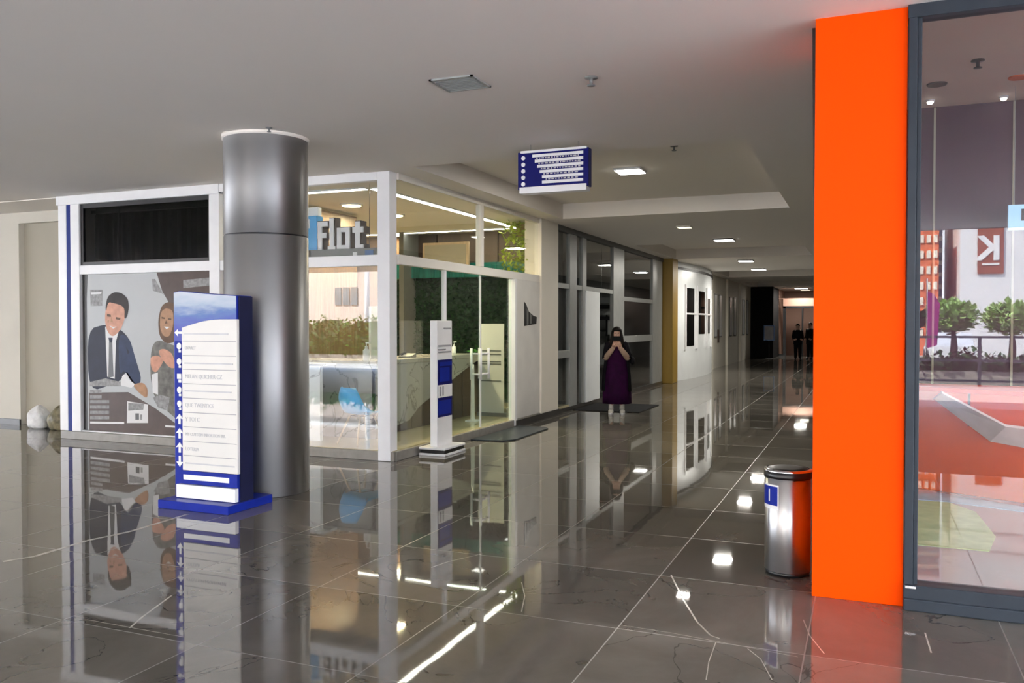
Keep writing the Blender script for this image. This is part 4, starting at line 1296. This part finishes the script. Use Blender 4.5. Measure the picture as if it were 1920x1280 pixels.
# ================================================================== END OF THE CORRIDOR
x0, z0 = onY(1432, 638, 43.0); x1, z1 = onY(1452, 610, 43.0)
t = thing('notice_board', ((x0+x1)/2, 43.0, 0), 'grey blue notice board on a stand at the corridor end', 'sign')
b = MB(); b.box(x0, x1, 43.0, 43.06, z0, z1); obj('board', b, 'ink_light' if False else 'screen_blue', t)
b = MB(); b.box(x0 + .04, x1 - .04, 42.99, 43.0, z0 + .04, z1 - .04); obj('sheet', b, 'ink_grey', t)
b = MB(); b.tube([((x0+x1)/2, 43.03, 0), ((x0+x1)/2, 43.03, z0)], .02, 8); b.box(x0 + .1, x1 - .1, 42.85, 43.15, 0, .02); obj('stand', b, 'black', t)

# ================================================================== PEOPLE
def skin_body(name, chains, m_, parent, sub=2, root=0):
    """chains: lists of (key, (x,y,z), r); shared keys join the chains into one continuous body"""
    idx, vs, rs, es = {}, [], [], []
    for ch in chains:
        prev = None
        for key, p, r in ch:
            if key not in idx:
                idx[key] = len(vs); vs.append(p); rs.append(r)
            i = idx[key]
            if prev is not None and prev != i: es.append((prev, i))
            prev = i
    me = bpy.data.meshes.new(name); me.from_pydata(vs, es, [])
    o = bpy.data.objects.new(name, me); C.objects.link(o)
    sk = o.modifiers.new('skin', 'SKIN'); sk.use_smooth_shade = True
    if not me.skin_vertices:
        bpy.context.view_layer.update()
    sd = me.skin_vertices[0].data
    for i, r in enumerate(rs):
        sd[i].radius = (r, r) if not isinstance(r, tuple) else r
        sd[i].use_root = (i == root)
    sb = o.modifiers.new('sub', 'SUBSURF'); sb.levels = sub; sb.render_levels = sub
    # bake to a plain mesh
    bpy.context.view_layer.update()
    dg = bpy.context.evaluated_depsgraph_get()
    nm = bpy.data.meshes.new_from_object(o.evaluated_get(dg))
    bpy.data.objects.remove(o)
    o = bpy.data.objects.new(name, nm); C.objects.link(o)
    nm.materials.clear(); nm.materials.append(MATS[m_])
    for p in nm.polygons: p.use_smooth = True
    o.parent = parent
    return o

def hand(prefix, w, d, side, curl):
    """five fingers from the wrist point w; d = pointing direction, side = across the palm, curl = the way the fingers bend"""
    w, d, side, curl = Vector(w), Vector(d).normalized(), Vector(side).normalized(), Vector(curl).normalized()
    chains = []
    palm = w + d * .045
    for k, (off, ln) in enumerate(((-.028, .066), (-.010, .076), (.009, .071), (.027, .056))):
        a = palm + d * .035 + side * off
        b_ = a + d * ln * .4 + curl * .010
        c = b_ + (d * .6 + curl * .8).normalized() * ln * .35
        e = c + (d * .1 + curl).normalized() * ln * .28
        chains.append([(prefix + 'w', tuple(w), .026), (prefix + 'p', tuple(palm), (.040, .020)), (prefix + 'f%da' % k, tuple(a), .0105), (prefix + 'f%db' % k, tuple(b_), .0095), (prefix + 'f%dc' % k, tuple(c), .009), (prefix + 'f%dd' % k, tuple(e), .0075)])
    tb = w + d * .03 - side * .030
    tc = tb - side * .022 + d * .028 + curl * .012
    td = tc + d * .028 + curl * .014
    chains.append([(prefix + 'w', tuple(w), .026), (prefix + 't0', tuple(tb), .013), (prefix + 't1', tuple(tc), .011), (prefix + 't2', tuple(td), .009)])
    return chains

def person_body(parent, H, elbows, wrists, hand_dirs, feet=.10, m_='skin'):
    k = H / 1.62
    z = lambda v: v * k
    core = [('pel', (0, 0, z(.88)), .135), ('wai', (0, .0, z(1.03)), .115), ('che', (0, .005, z(1.20)), .135), ('top', (0, .01, z(1.31)), .085), ('nec', (0, .0, z(1.375)), .050), ('jaw', (0, -.012, z(1.43)), .066), ('hea', (0, -.002, z(1.505)), .082), ('cro', (0, .008, z(1.57)), .055)]
    ch = [core]
    for s, el, wr, hd in ((-1, elbows[0], wrists[0], hand_dirs[0]), (1, elbows[1], wrists[1], hand_dirs[1])):
        n = 'L' if s > 0 else 'R'
        ch.append([('top', (0, .01, z(1.31)), .085), (n + 'sh', (s * .155, .01, z(1.295)), .056), (n + 'ua', tuple((Vector((s * .155, .01, z(1.295))) + Vector(el)) / 2), .046), (n + 'el', tuple(el), .038), (n + 'fa', tuple((Vector(el) * .6 + Vector(wr) * .4)), .036), (n + 'w', tuple(wr), .026)])
        ch += hand(n, wr, *hd)
        ch.append([('pel', (0, 0, z(.88)), .135), (n + 'hi', (s * .085, 0, z(.80)), .092), (n + 'kn', (s * .095, -.012, z(.45)), .056), (n + 'ca', (s * .098, .015, z(.30)), .053), (n + 'an', (s * feet, .02, z(.085)), .036), (n + 'he', (s * feet, .03, .035), .034), (n + 'ba', (s * (feet + .01), -.09, .030), .034), (n + 'to', (s * (feet + .015), -.145, .024), .026)])
    return skin_body('body', ch, m_, parent), k

def face(parent, k, y=-.085):
    b = MB(); b.smooth = True
    for s in (-1, 1): b.ball((s * .031, y + .012, 1.505 * k), .012, .007, .007, 10, 6)
    obj('eyes', b, 'black', parent)
    b = MB(); b.smooth = True
    b.ball((0, y - .003, 1.478 * k), .011, .016, .022, 10, 8)
    for s in (-1, 1): b.ball((s * .082, .0, 1.49 * k), .012, .018, .03, 10, 8)
    obj('nose_and_ears', b, 'skin', parent)
    b = MB(); b.smooth = True; b.ball((0, y + .008, 1.442 * k), .024, .008, .007, 10, 6); obj('mouth', b, 'pink_wall', parent)

def robe(prof, n=48, folds=9, amp=.03, seed=1, open_arc=None):
    """prof: (z, rx, ry, fold) rings"""
    rnd = random.Random(seed); ph = rnd.uniform(0, 6)
    b = MB(); b.smooth = True
    vs = []
    a0, a1 = open_arc or (0, 2 * PI)
    m_ = n if not open_arc else n + 1
    for z, rx, ry, fo in prof:
        for i in range(m_):
            a = a0 + (a1 - a0) * i / n
            k = 1 + fo * amp * (math.sin(folds * a + ph) + .5 * math.sin(2.3 * folds * a + 1.7 * ph))
            vs.append((rx * k * math.cos(a), ry * k * math.sin(a), z))
    fs = []
    for j in range(len(prof) - 1):
        for i in range(n):
            i2 = (i + 1) % m_ if not open_arc else i + 1
            fs.append((j*m_+i, j*m_+i2, (j+1)*m_+i2, (j+1)*m_+i))
    b.add(vs, fs)
    return b

# the woman in the purple dress
pt = thing('person', (0, 0, 0), 'person in a long purple dress and black coat holding a phone before the face', 'person')
HP = 1.60
elb = ((-.20, -.06, 1.03), (.20, -.06, 1.03))
wri = ((-.055, -.23, 1.235), (.055, -.23, 1.235))
hds = (((.25, -.15, 1), (-1, 0, .2), (.3, -.9, .2)), ((-.25, -.15, 1), (1, 0, .2), (-.3, -.9, .2)))
body, k = person_body(pt, HP, elb, wri, hds, feet=.095)
face(pt, k)
b = MB(); b.smooth = True
cr = []
b.ball((0, .018, 1.525 * k), .098, .098, .105, 24, 14)
hv = []
for x, y, z in b.v:
    if z < 1.53 * k and y < .02: y = .03 + (y - .03) * .25
    hv.append((x, y, z))
b.v = hv
b.lathe([(.088, 1.50 * k), (.105, 1.38 * k), (.115, 1.27 * k), (.10, 1.20 * k)], (0, .055), 20, 1, .75)
for s in (-1, 1): b.tube([(s*.075, -.02, 1.54*k), (s*.088, -.03, 1.45*k), (s*.10, -.04, 1.34*k), (s*.10, -.05, 1.22*k)], [.025, .03, .035, .02], 10)
obj('hair', b, 'hair', pt)
b = MB(); b.box(-.085, .085, -.305, -.293, 1.355, 1.435); ph_ = obj('phone', b, 'matt_black', None, label='black phone held upright before the face of the person in purple', cat='phone', bevel=.008)
prof = [(.19, .265, .20, 1.0), (.35, .262, .195, .9), (.6, .245, .18, .7), (.85, .215, .165, .4), (1.0, .18, .15, .2), (1.08, .165, .145, .1), (1.16, .155, .14, 0), (1.24, .10, .12, 0)]
o = obj('dress', robe(prof, amp=.028, seed=3), 'purple_cloth', pt); o.modifiers.new('t', 'SOLIDIFY').thickness = .006
# beige sleeves and neckline
b = MB(); b.smooth = True
for s, el, wr in ((-1, elb[0], wri[0]), (1, elb[1], wri[1])):
    sh = Vector((s * .155, .01, 1.275)); e = Vector(el); w = Vector(wr)
    b.tube([e + (e - w).normalized() * .02, e, e * .5 + w * .5, w * .95 + e * .05], [.045, .056, .05, .038], 16)
obj('sleeves', b, 'beige_knit', pt)
# black coat: back, shoulders, upper arms
prof = [(.42, .275, .215, .8), (.7, .262, .20, .5), (1.0, .225, .175, .2), (1.15, .215, .165, .1), (1.24, .20, .14, 0), (1.31, .13, .10, 0)]
o = obj('coat', robe(prof, amp=.02, folds=7, seed=5, open_arc=(R(-35), R(215))), 'black_cloth', pt); o.modifiers.new('t', 'SOLIDIFY').thickness = .012
b = MB(); b.smooth = True
for s, el in ((-1, elb[0]), (1, elb[1])):
    sh = Vector((s * .15, .01, 1.28)); e = Vector(el)
    b.tube([sh + Vector((-s * .03, 0, .02)), sh, (sh + e) / 2 + Vector((s * .01, .01, 0)), e + Vector((s*.01, 0, -.01))], [.05, .068, .066, .062], 16)
obj('coat_sleeves', b, 'black_cloth', pt)
for s in (-1, 1):
    b = MB(); b.smooth = True
    fx = s * .10
    b.tube([(fx, .03, .20), (fx, .025, .12), (fx, .02, .07)], [.05, .048, .05], 16)
    b.ball((fx + s*.006, -.045, .042), .050, .125, .042, 18, 10)
    sh = obj('sneaker', b, 'sneaker_white', pt)
    b = MB(); b.prism([(fx + .048 * math.cos(a) + s*.006, -.045 + .135 * math.sin(a)) for a in [2*PI*i/20 for i in range(20)]], 'z', 0, .022); obj('sole', b, 'white_metal', sh)
b = MB(); b.smooth = True; b.ball((.285, .03, .98), .055, .10, .075, 14, 10)
hb = obj('handbag', b, 'black_cloth', None, label='small black handbag hanging at the hip of the person in purple', cat='bag')
b = MB(); b.tube([(.285, .03, 1.04), (.23, .03, 1.18), (.14, .02, 1.315), (.05, -.06, 1.30)], .006, 6); obj('strap', b, 'black_cloth', hb)
PL = Vector((-4.27, 15.33, 0)); PA = R(15)
RM = Matrix.Translation(PL) @ Matrix.Rotation(PA, 4, 'Z')
for o in (pt, ph_, hb):
    p = RM @ o.location
    o.location = p; o.rotation_euler = (0, 0, PA)

# two dark figures at the far end
def far_person(loc, rot, H, label, top, hairm='hair'):
    t = thing('person', (0, 0, 0), label, 'person')
    el = ((-.22, .02, 1.02 * H / 1.62), (.22, .02, 1.02 * H / 1.62)); wr = ((-.20, -.16, .93), (.20, -.16, .93))
    hd = (((.6, -.6, .2), (0, .2, 1), (.8, .2, 0)), ((-.6, -.6, .2), (0, .2, 1), (-.8, .2, 0)))
    body, k = person_body(t, H, el, wr, hd)
    face(t, k)
    b = MB(); b.smooth = True; b.ball((0, .02, 1.525 * k), .095, .095, .10, 20, 12)
    b.v = [(x, (.03 + (y - .03) * .3) if (z < 1.53 * k and y < .02) else y, z) for x, y, z in b.v]
    obj('hair', b, hairm, t)
    o = obj('jacket', robe([(.72, .20, .16, .3), (.95, .185, .15, .2), (1.15, .20, .155, 0), (1.25 * k, .185, .13, 0), (1.34 * k, .10, .085, 0)], seed=2), top, t)
    o.modifiers.new('t', 'SOLIDIFY').thickness = .01
    b = MB(); b.smooth = True
    for s, e in ((-1, el[0]), (1, el[1])):
        b.tube([(s * .13, .01, 1.30 * k), (s * .17, .01, 1.28 * k), e, Vector(wr[0 if s < 0 else 1])], [.05, .065, .055, .042], 12)
    obj('jacket_sleeves', b, top, t)
    b = MB(); b.smooth = True
    for s in (-1, 1): b.tube([(s * .08, 0, .80), (s * .095, 0, .45), (s * .10, .015, .08)], [.105, .08, .062], 14)
    obj('trousers', b, 'matt_black', t)
    for s in (-1, 1):
        b = MB(); b.smooth = True; b.ball((s * .11, -.05, .04), .048, .125, .045, 14, 8); obj('shoe', b, 'black', t)
    t.location = loc; t.rotation_euler = (0, 0, rot)
    return t
YF = 42.3
x, _ = onY(1496, 600, YF); far_person((x, YF, 0), R(10), 1.68, 'dark clothed person with arms folded at the far end of the corridor', 'black_cloth')
x, _ = onY(1519, 600, 43.4); far_person((x, 43.4, 0), R(-30), 1.75, 'dark clothed person half hidden behind the orange pillar at the corridor end', 'matt_black')

# ================================================================== RIGHT-HAND ROOM
t = thing('orange_counter', (2.0, 9.4, .03), 'orange reception counter with a pale slanted shelf behind the big glass front', 'counter')
b = MB()
b.prism([(.20, 9.45), (1.6, 8.75), (3.6, 8.0), (3.6, 9.5), (.20, 9.8)], 'z', .03, 1.0)
obj('counter_body', b, 'orange_counter', t, bevel=.01)
b = MB(); b.prism([(.20, 9.42), (1.6, 8.72), (3.65, 7.95), (3.65, 9.52), (.20, 9.82)], 'z', 1.0, 1.04); obj('counter_top', b, 'orange', t, bevel=.005)
# slanted folded panel
b = MB()
A = [(.60, 9.18, .93), (1.05, 8.88, .58), (1.75, 8.58, .50)]
Bt = [(.66, 9.16, 1.0), (1.15, 8.84, .74), (1.8, 8.56, .70)]
vs = []
for p, q in zip(A, Bt):
    vs += [(p[0], p[1] - .02, p[2]), (q[0], q[1] - .16, q[2]), (p[0], p[1] + .02, p[2]), (q[0], q[1] - .14, q[2] + .02)]
b.add(vs, [(0, 1, 5, 4), (4, 5, 9, 8), (2, 6, 7, 3), (6, 10, 11, 7), (0, 4, 6, 2), (4, 8, 10, 6), (1, 3, 7, 5), (5, 7, 11, 9), (0, 2, 3, 1), (8, 9, 11, 10)])
obj('slanted_shelf', b, 'pale_pink', t)
b = MB(); b.box(.88, .90, 8.99, 9.02, .70, 1.0); obj('seam', b, 'dark_brown', t)
b = MB(); b.prism([(.23, 6.9), (.82, 6.9), (.92, 7.4), (.88, 8.3), (.70, 8.65), (.23, 8.65)], 'z', .03, .036)  # green of the mirrored outdoors, painted as a flat shape on the floor
obj('floor_reflection', b, 'reflected_green' if 'reflected_green' in MATS else mat('reflected_green', (.50, .60, .30), .6, var=.12, scale=8), label='painted reflection as a pale green rug on the floor behind the big glass front', cat='patch')
b = MB(); b.prism([(.23, 8.68), (.70, 8.68), (1.3, 8.45), (1.3, 8.7), (.23, 9.38)], 'z', .03, .036)  # bluish reflection put into the colour of a second flat floor shape
obj('floor_reflection', b, mat('reflected_blue', (.42, .58, .72), .6, var=.2, scale=5), label='painted reflection as a pale blue rug lying between the green rug and the orange counter', cat='patch')
# hanging light blue board
y_ = 9.3
x0, z0 = onY(1888, 432, y_); z1 = onY(1888, 385, y_)[1]
t = thing('hanging_board', (x0 + .35, y_, z0), 'light blue board with a dark letter hanging before the purple wall', 'sign')
b = MB(); b.box(x0, x0 + .9, y_, y_ + .03, z0, z1); obj('board', b, 'sky_blue_board', t)
b = text_mb('De', .15, frame_m((x0 + .10, y_ - .003, z0 + .09), (1, 0, 0), (0, 0, 1)), .004, bold=.004); obj('lettering', b, 'black', t)
b = MB()
for xx in (x0 + .05, x0 + .85): b.tube([(xx, y_ + .015, z1), (xx, y_ + .015, ROOM_C - .01)], .004, 6)
objs('hanger_wire', b, 'grey_panel', t)
# ceiling fittings of the room
def room_pt(u, v):
    t_ = (u - CX) / F_PX; d = (ROOM_C - .02 - CAM_H) * F_PX / (HY - v)
    return d * (-.3838 + .9234 * t_), d * (.9234 + .3838 * t_)
rc = ROOM_C - .02
x, y = room_pt(1828, 116); sprinkler(x, y, rc, 'sprinkler head in the ceiling behind the big glass front', 1.2, 'dark_grey')
for u, v, lab, m_ in ((1752, 160, 'small dark round ceiling cap near the frame of the big glass', 'dark_brown'), (1905, 147, 'larger reddish round ceiling cap behind the big glass front', 'bldg_brick')):
    x, y = room_pt(u, v); b = MB(); b.lathe([(.085, rc - .012), (.09, rc + .002)], (x, y), 24); obj('ceiling_fitting', b, m_, label=lab, cat='ceiling fitting')
for u, v, lab in ((1740, 190, 'tiny white downlight close to the frame of the big glass'), (1877, 183, 'tiny white downlight in front of the purple wall')):
    x, y = room_pt(u, v); y = min(y, WY - .1)
    t = thing('downlight', (x, y, rc - .03), lab, 'ceiling light', None)
    b = MB(); b.smooth = True; b.lathe([(.035, rc - .02), (.045, rc + .002)], (x, y), 20); obj('rim', b, 'white_metal', t)
    b = MB(); b.smooth = True; b.ball((x, y, rc - .022), .03, .03, .02, 16, 8); obj('bulb', b, 'lamp_white', t)
for xx, yy in ((1.5, 7.6), (4.5, 7.6)):  # out-of-view lamps added to brighten the room and its counter
    t = thing('added_fill_lamp', (xx, yy, rc), 'unseen fill lamp added to the room behind the big glass, over the orange counter' if xx < 2 else 'unseen fill lamp added to the room behind the big glass, farther from the pillar', 'ceiling light')
    ld = bpy.data.lights.new('lamp_light', 'AREA'); ld.energy = 48; ld.size = .5; ld.color = (1, .95, .88)
    lo = bpy.data.objects.new('lamp_light', ld); C.objects.link(lo); lo.parent = t; lo.location = (2.2 if xx > 2 else 2.0, 0, -.05)
    b = MB(); b.box(xx + 1.7, xx + 2.3, yy - .3, yy + .3, rc - .03, rc + .0); obj('lamp_frame', b, 'lamp_dim', t)

# ================================================================== OUTSIDE (seen mirrored in the glass)
def leaves(reg, n, s0, s1, seed):
    rnd = random.Random(seed); b = MB()
    for _ in range(n): b.leaf(reg(rnd), rnd.uniform(s0, s1), rnd)
    return b
# hedge opposite the front glass
def hedge(x0, x1, y0, y1, h, label, seed, n=2500, m_='leaf_mid'):
    t = thing('hedge', ((x0+x1)/2, (y0+y1)/2, -.02), label, 'hedge')
    b = MB(); b.box(x0, x1, y0, y1, -.02, .35); obj('planter', b, 'kerb_stone', t)
    b = MB(); b.smooth = True
    def top(x): return h + .12 * math.sin(x * 3.1) + .08 * math.sin(x * 7.7)
    m = int((x1 - x0) / .2); 
    vs = []
    for i in range(m + 1):
        x = x0 + (x1 - x0) * i / m; z = top(x) - .2
        vs += [(x, y0 + .1, .3), (x, y0 + .05, z), (x, y1 - .05, z), (x, y1 - .1, .3)]
    b.add(vs, [(4*i+k_, 4*i+4+k_, 4*i+5+k_, 4*i+1+k_) for i in range(m) for k_ in range(3)])
    obj('core', b, 'leaf_dark', t)
    def reg(r):
        x = r.uniform(x0, x1); z = r.uniform(.3, top(x))
        return (x, r.choice((y1, y1, y0)) + r.uniform(-.25, .1), z)
    obj('foliage', leaves(reg, n, .10, .24, seed), m_, t)
hedge(-27, -14, -14.4, -13.3, 1.85, 'green leafy hedge across the paving, mirrored in the front glass of the lobby', 3, 5000)
hedge(-3.0, 12, -16.6, -15.8, .85, 'low dark hedge behind the metal railing, mirrored in the big glass front', 4, 2600, 'leaf_dark')
# railing
t = thing('metal_railing', (4, -15, -.02), 'dark metal railing along the street, mirrored in the big glass front', 'railing')
for x in [-2 + k * 1.6 for k in range(8)]:
    b = MB(); b.box(x - .04, x + .04, -15.04, -14.96, -.02, 1.3); obj('post', b, 'charcoal', t)
b = MB()
for z in (.10, .65, 1.28): b.box(-2, 9.2, -15.03, -14.97, z, z + .06)
objs('rail', b, 'charcoal', t)
# trees
def tree(x, y, h, r, label, seed, m_='leaf_pale'):
    t = thing('street_tree', (x, y, -.12), label, 'tree', 'street trees opposite the hall')
    b = MB(); b.smooth = True; b.tube([(x, y, -.12), (x + .05, y, h * .35), (x, y + .1, h * .6)], [.16, .12, .06], 10); obj('trunk', b, 'dark_brown', t)
    def reg(q):
        a = q.uniform(0, 2*PI); u = q.random() ** .4; e = q.uniform(-1, 1)
        rr = r * u * math.sqrt(1 - e * e)
        return (x + rr * math.cos(a), y + rr * math.sin(a), h * .72 + e * r * .7 * u)
    obj('crown', leaves(reg, 1300, .18, .4, seed), m_, t)
tree(2.9, -24, 2.6, .8, 'small street tree mirrored beside the purple flag', 11)
tree(4.9, -25, 2.5, .9, 'small street tree mirrored in front of the white building', 12)
tree(1.2, -23, 2.4, .7, 'dark street tree mirrored near the frame of the big glass', 13, 'leaf_dark')
# flag
t = thing('feather_flag', (2.0, -19, -.02), 'tall magenta feather flag mirrored near the frame of the big glass', 'flag')
b = MB(); b.tube([(1.75, -19, -.02), (1.75, -19, 3.1)], .02, 8); obj('pole', b, 'chrome', t)
b = MB(); b.prism([(1.77, .9), (2.05, 1.0), (2.12, 2.3), (1.95, 2.6), (1.77, 2.7)], 'y', -19.01, -18.99); obj('cloth', b, 'magenta_cloth', t)
# car
def car(x, y, label):
    t = thing('parked_car', (x, y, -.12), label, 'car')
    z = -.12
    b = MB(); b.prism([(x - 2.1, z + .35), (x - 2.05, z + .75), (x - 1.1, z + .92), (x - .5, z + 1.38), (x + .9, z + 1.42), (x + 1.6, z + .98), (x + 2.1, z + .9), (x + 2.15, z + .35)], 'y', y - .85, y + .85); obj('body', b, 'bldg_white', t, bevel=.08, seg=3)
    b = MB(); b.prism([(x - .85, z + .95), (x - .45, z + 1.32), (x + .15, z + 1.34), (x + .15, z + .95)], 'y', y + .85, y + .86); b.prism([(x + .22, z + .95), (x + .22, z + 1.34), (x + .85, z + 1.34), (x + 1.3, z + .97)], 'y', y + .85, y + .86); obj('side_window', b, 'black_glass', t)
    for wx in (-1.35, 1.35):
        for wy in (-.8, .8):
            b = MB(); n = 20
            b.prism([(x + wx + .33*math.cos(2*PI*i/n), z + .33 + .33*math.sin(2*PI*i/n)) for i in range(n)], 'y', y + wy - .1, y + wy + .1); obj('wheel', b, 'black', t)
    t.rotation_euler = (0, 0, R(90))
cr_ = car(3.3, -31, 'white car parked at the street, mirrored behind the railing')

def building(x0, x1, y, dpt, h, m_, label, wins=None, name='office_building', z0=-.05):
    t = thing(name, ((x0+x1)/2, y - dpt/2, z0), label, 'building')
    b = MB(); b.box(x0, x1, y - dpt, y, z0, h); obj('facade', b, m_, t)
    if wins:
        nx, nz_, ww, wh, wm, zb = wins
        for j in range(nz_):
            for i in range(nx):
                cx = x0 + (x1 - x0) * (i + .5) / nx; cz = zb + (h - zb) * (j + .5) / nz_
                b = MB(); b.box(cx - ww/2, cx + ww/2, y, y + .06, cz - wh/2, cz + wh/2)
                for o_ in (0,): pass
                obj('window', b, wm, t)
    return t
# brick and glass block, white block with the K sign
building(-3.2, 2.2, -42, 8, 15, 'bldg_cream', 'cream block with rows of dark windows mirrored behind the frame of the big glass', (4, 7, .9, 1.2, 'bldg_glass', 1.0))
building(2.25, 3.6, -41, 8, 7.6, 'bldg_brick', 'brick red block with a grid of pale windows mirrored beside the charcoal frame', (4, 8, .20, .42, 'bldg_cream', .8))
building(2.2, 4.5, -51, 8, 15, 'bldg_cream', 'tan tower with a dense grid of dark windows mirrored left of the white block', (7, 18, .30, .5, 'bldg_glass', 1.0))
wb_ = building(4.55, 8.3, -40, 10, 15, 'bldg_white', 'plain white block carrying a brown sign with a pale letter K', None)
building(8.35, 11.5, -41, 10, 14, 'bldg_cream', 'block with blue glass windows mirrored right of the white block', (3, 8, .7, 1.2, 'bldg_glass', 0.5))
ksx0, ksx1, ksz0, ksz1 = 5.35, 6.55, 4.3, 6.8
b = MB(); b.box(ksx0, ksx1, -39.98, -39.9, ksz0, ksz1); kb = obj('sign_board', b, 'sign_brown', wb_)
b = text_mb('K', 1.75, frame_m((ksx1 - .12, -39.88, ksz0 + .75), (-1, 0, 0), (0, 0, 1)), .04, bold=.05); obj('sign_letter', b, 'bldg_white', kb)
b = MB(); b.box(ksx0 + .2, ksx1 - .2, -39.9, -39.87, ksz0 + .45, ksz0 + .55); obj('sign_bar', b, 'bldg_white', kb)
# pink block opposite the front glass
t = building(-58, -24, -40, 12, 11, 'bldg_pink', 'pale pink block with a small window, mirrored in the front glass of the lobby', None)
wx, wz = -38.5, 3.9
for k in range(3):
    b = MB(); b.box(wx - .9 + k * .75, wx - .3 + k * .75, -39.98, -39.93, wz - .7, wz + .7); obj('window', b, 'bldg_glass', t)
b = MB(); b.box(-58, -24, -39.95, -39.8, 6.2, 6.5); b.box(-58, -24, -39.95, -39.8, 1.1, 1.4); objs('ledge', b, 'bldg_white', t)
t = building(-22, -6, -44, 10, 12, 'bldg_cream', 'cream street block with rows of windows across the street from the lobby', (9, 3, 1.0, 1.6, 'bldg_glass', 2))
t = building(12, 40, -44, 10, 16, 'bldg_white', 'long white street block beyond the blue glass block', (12, 4, 1.4, 1.6, 'bldg_glass', 2))
t = thing('street_lamp', (-25.1, -22, -.12), 'pale street pole mirrored in the front glass of the lobby', 'pole')
b = MB(); b.smooth = True; b.tube([(-25.1, -22, -.12), (-25.1, -22, 7.5)], [.16, .10], 12); obj('pole', b, 'bldg_white', t)
b = MB(); b.tube([(-25.1, -22, 7.4), (-25.1, -20.6, 7.7)], .05, 8); b.box(-25.25, -24.95, -20.9, -20.2, 7.62, 7.74); obj('lamp_head', b, 'mid_grey', t)
for k, z in enumerate((6.2, 6.9)):
    b = MB(); b.tube([(-60 + i * 10, -24, z - .4 * math.sin(PI * ((i % 4) / 4))) for i in range(12)], .025, 6)
    obj('power_line', b, 'black', label=('lower' if k == 0 else 'upper') + ' dark power line strung along the street', cat='cable', group='power lines')
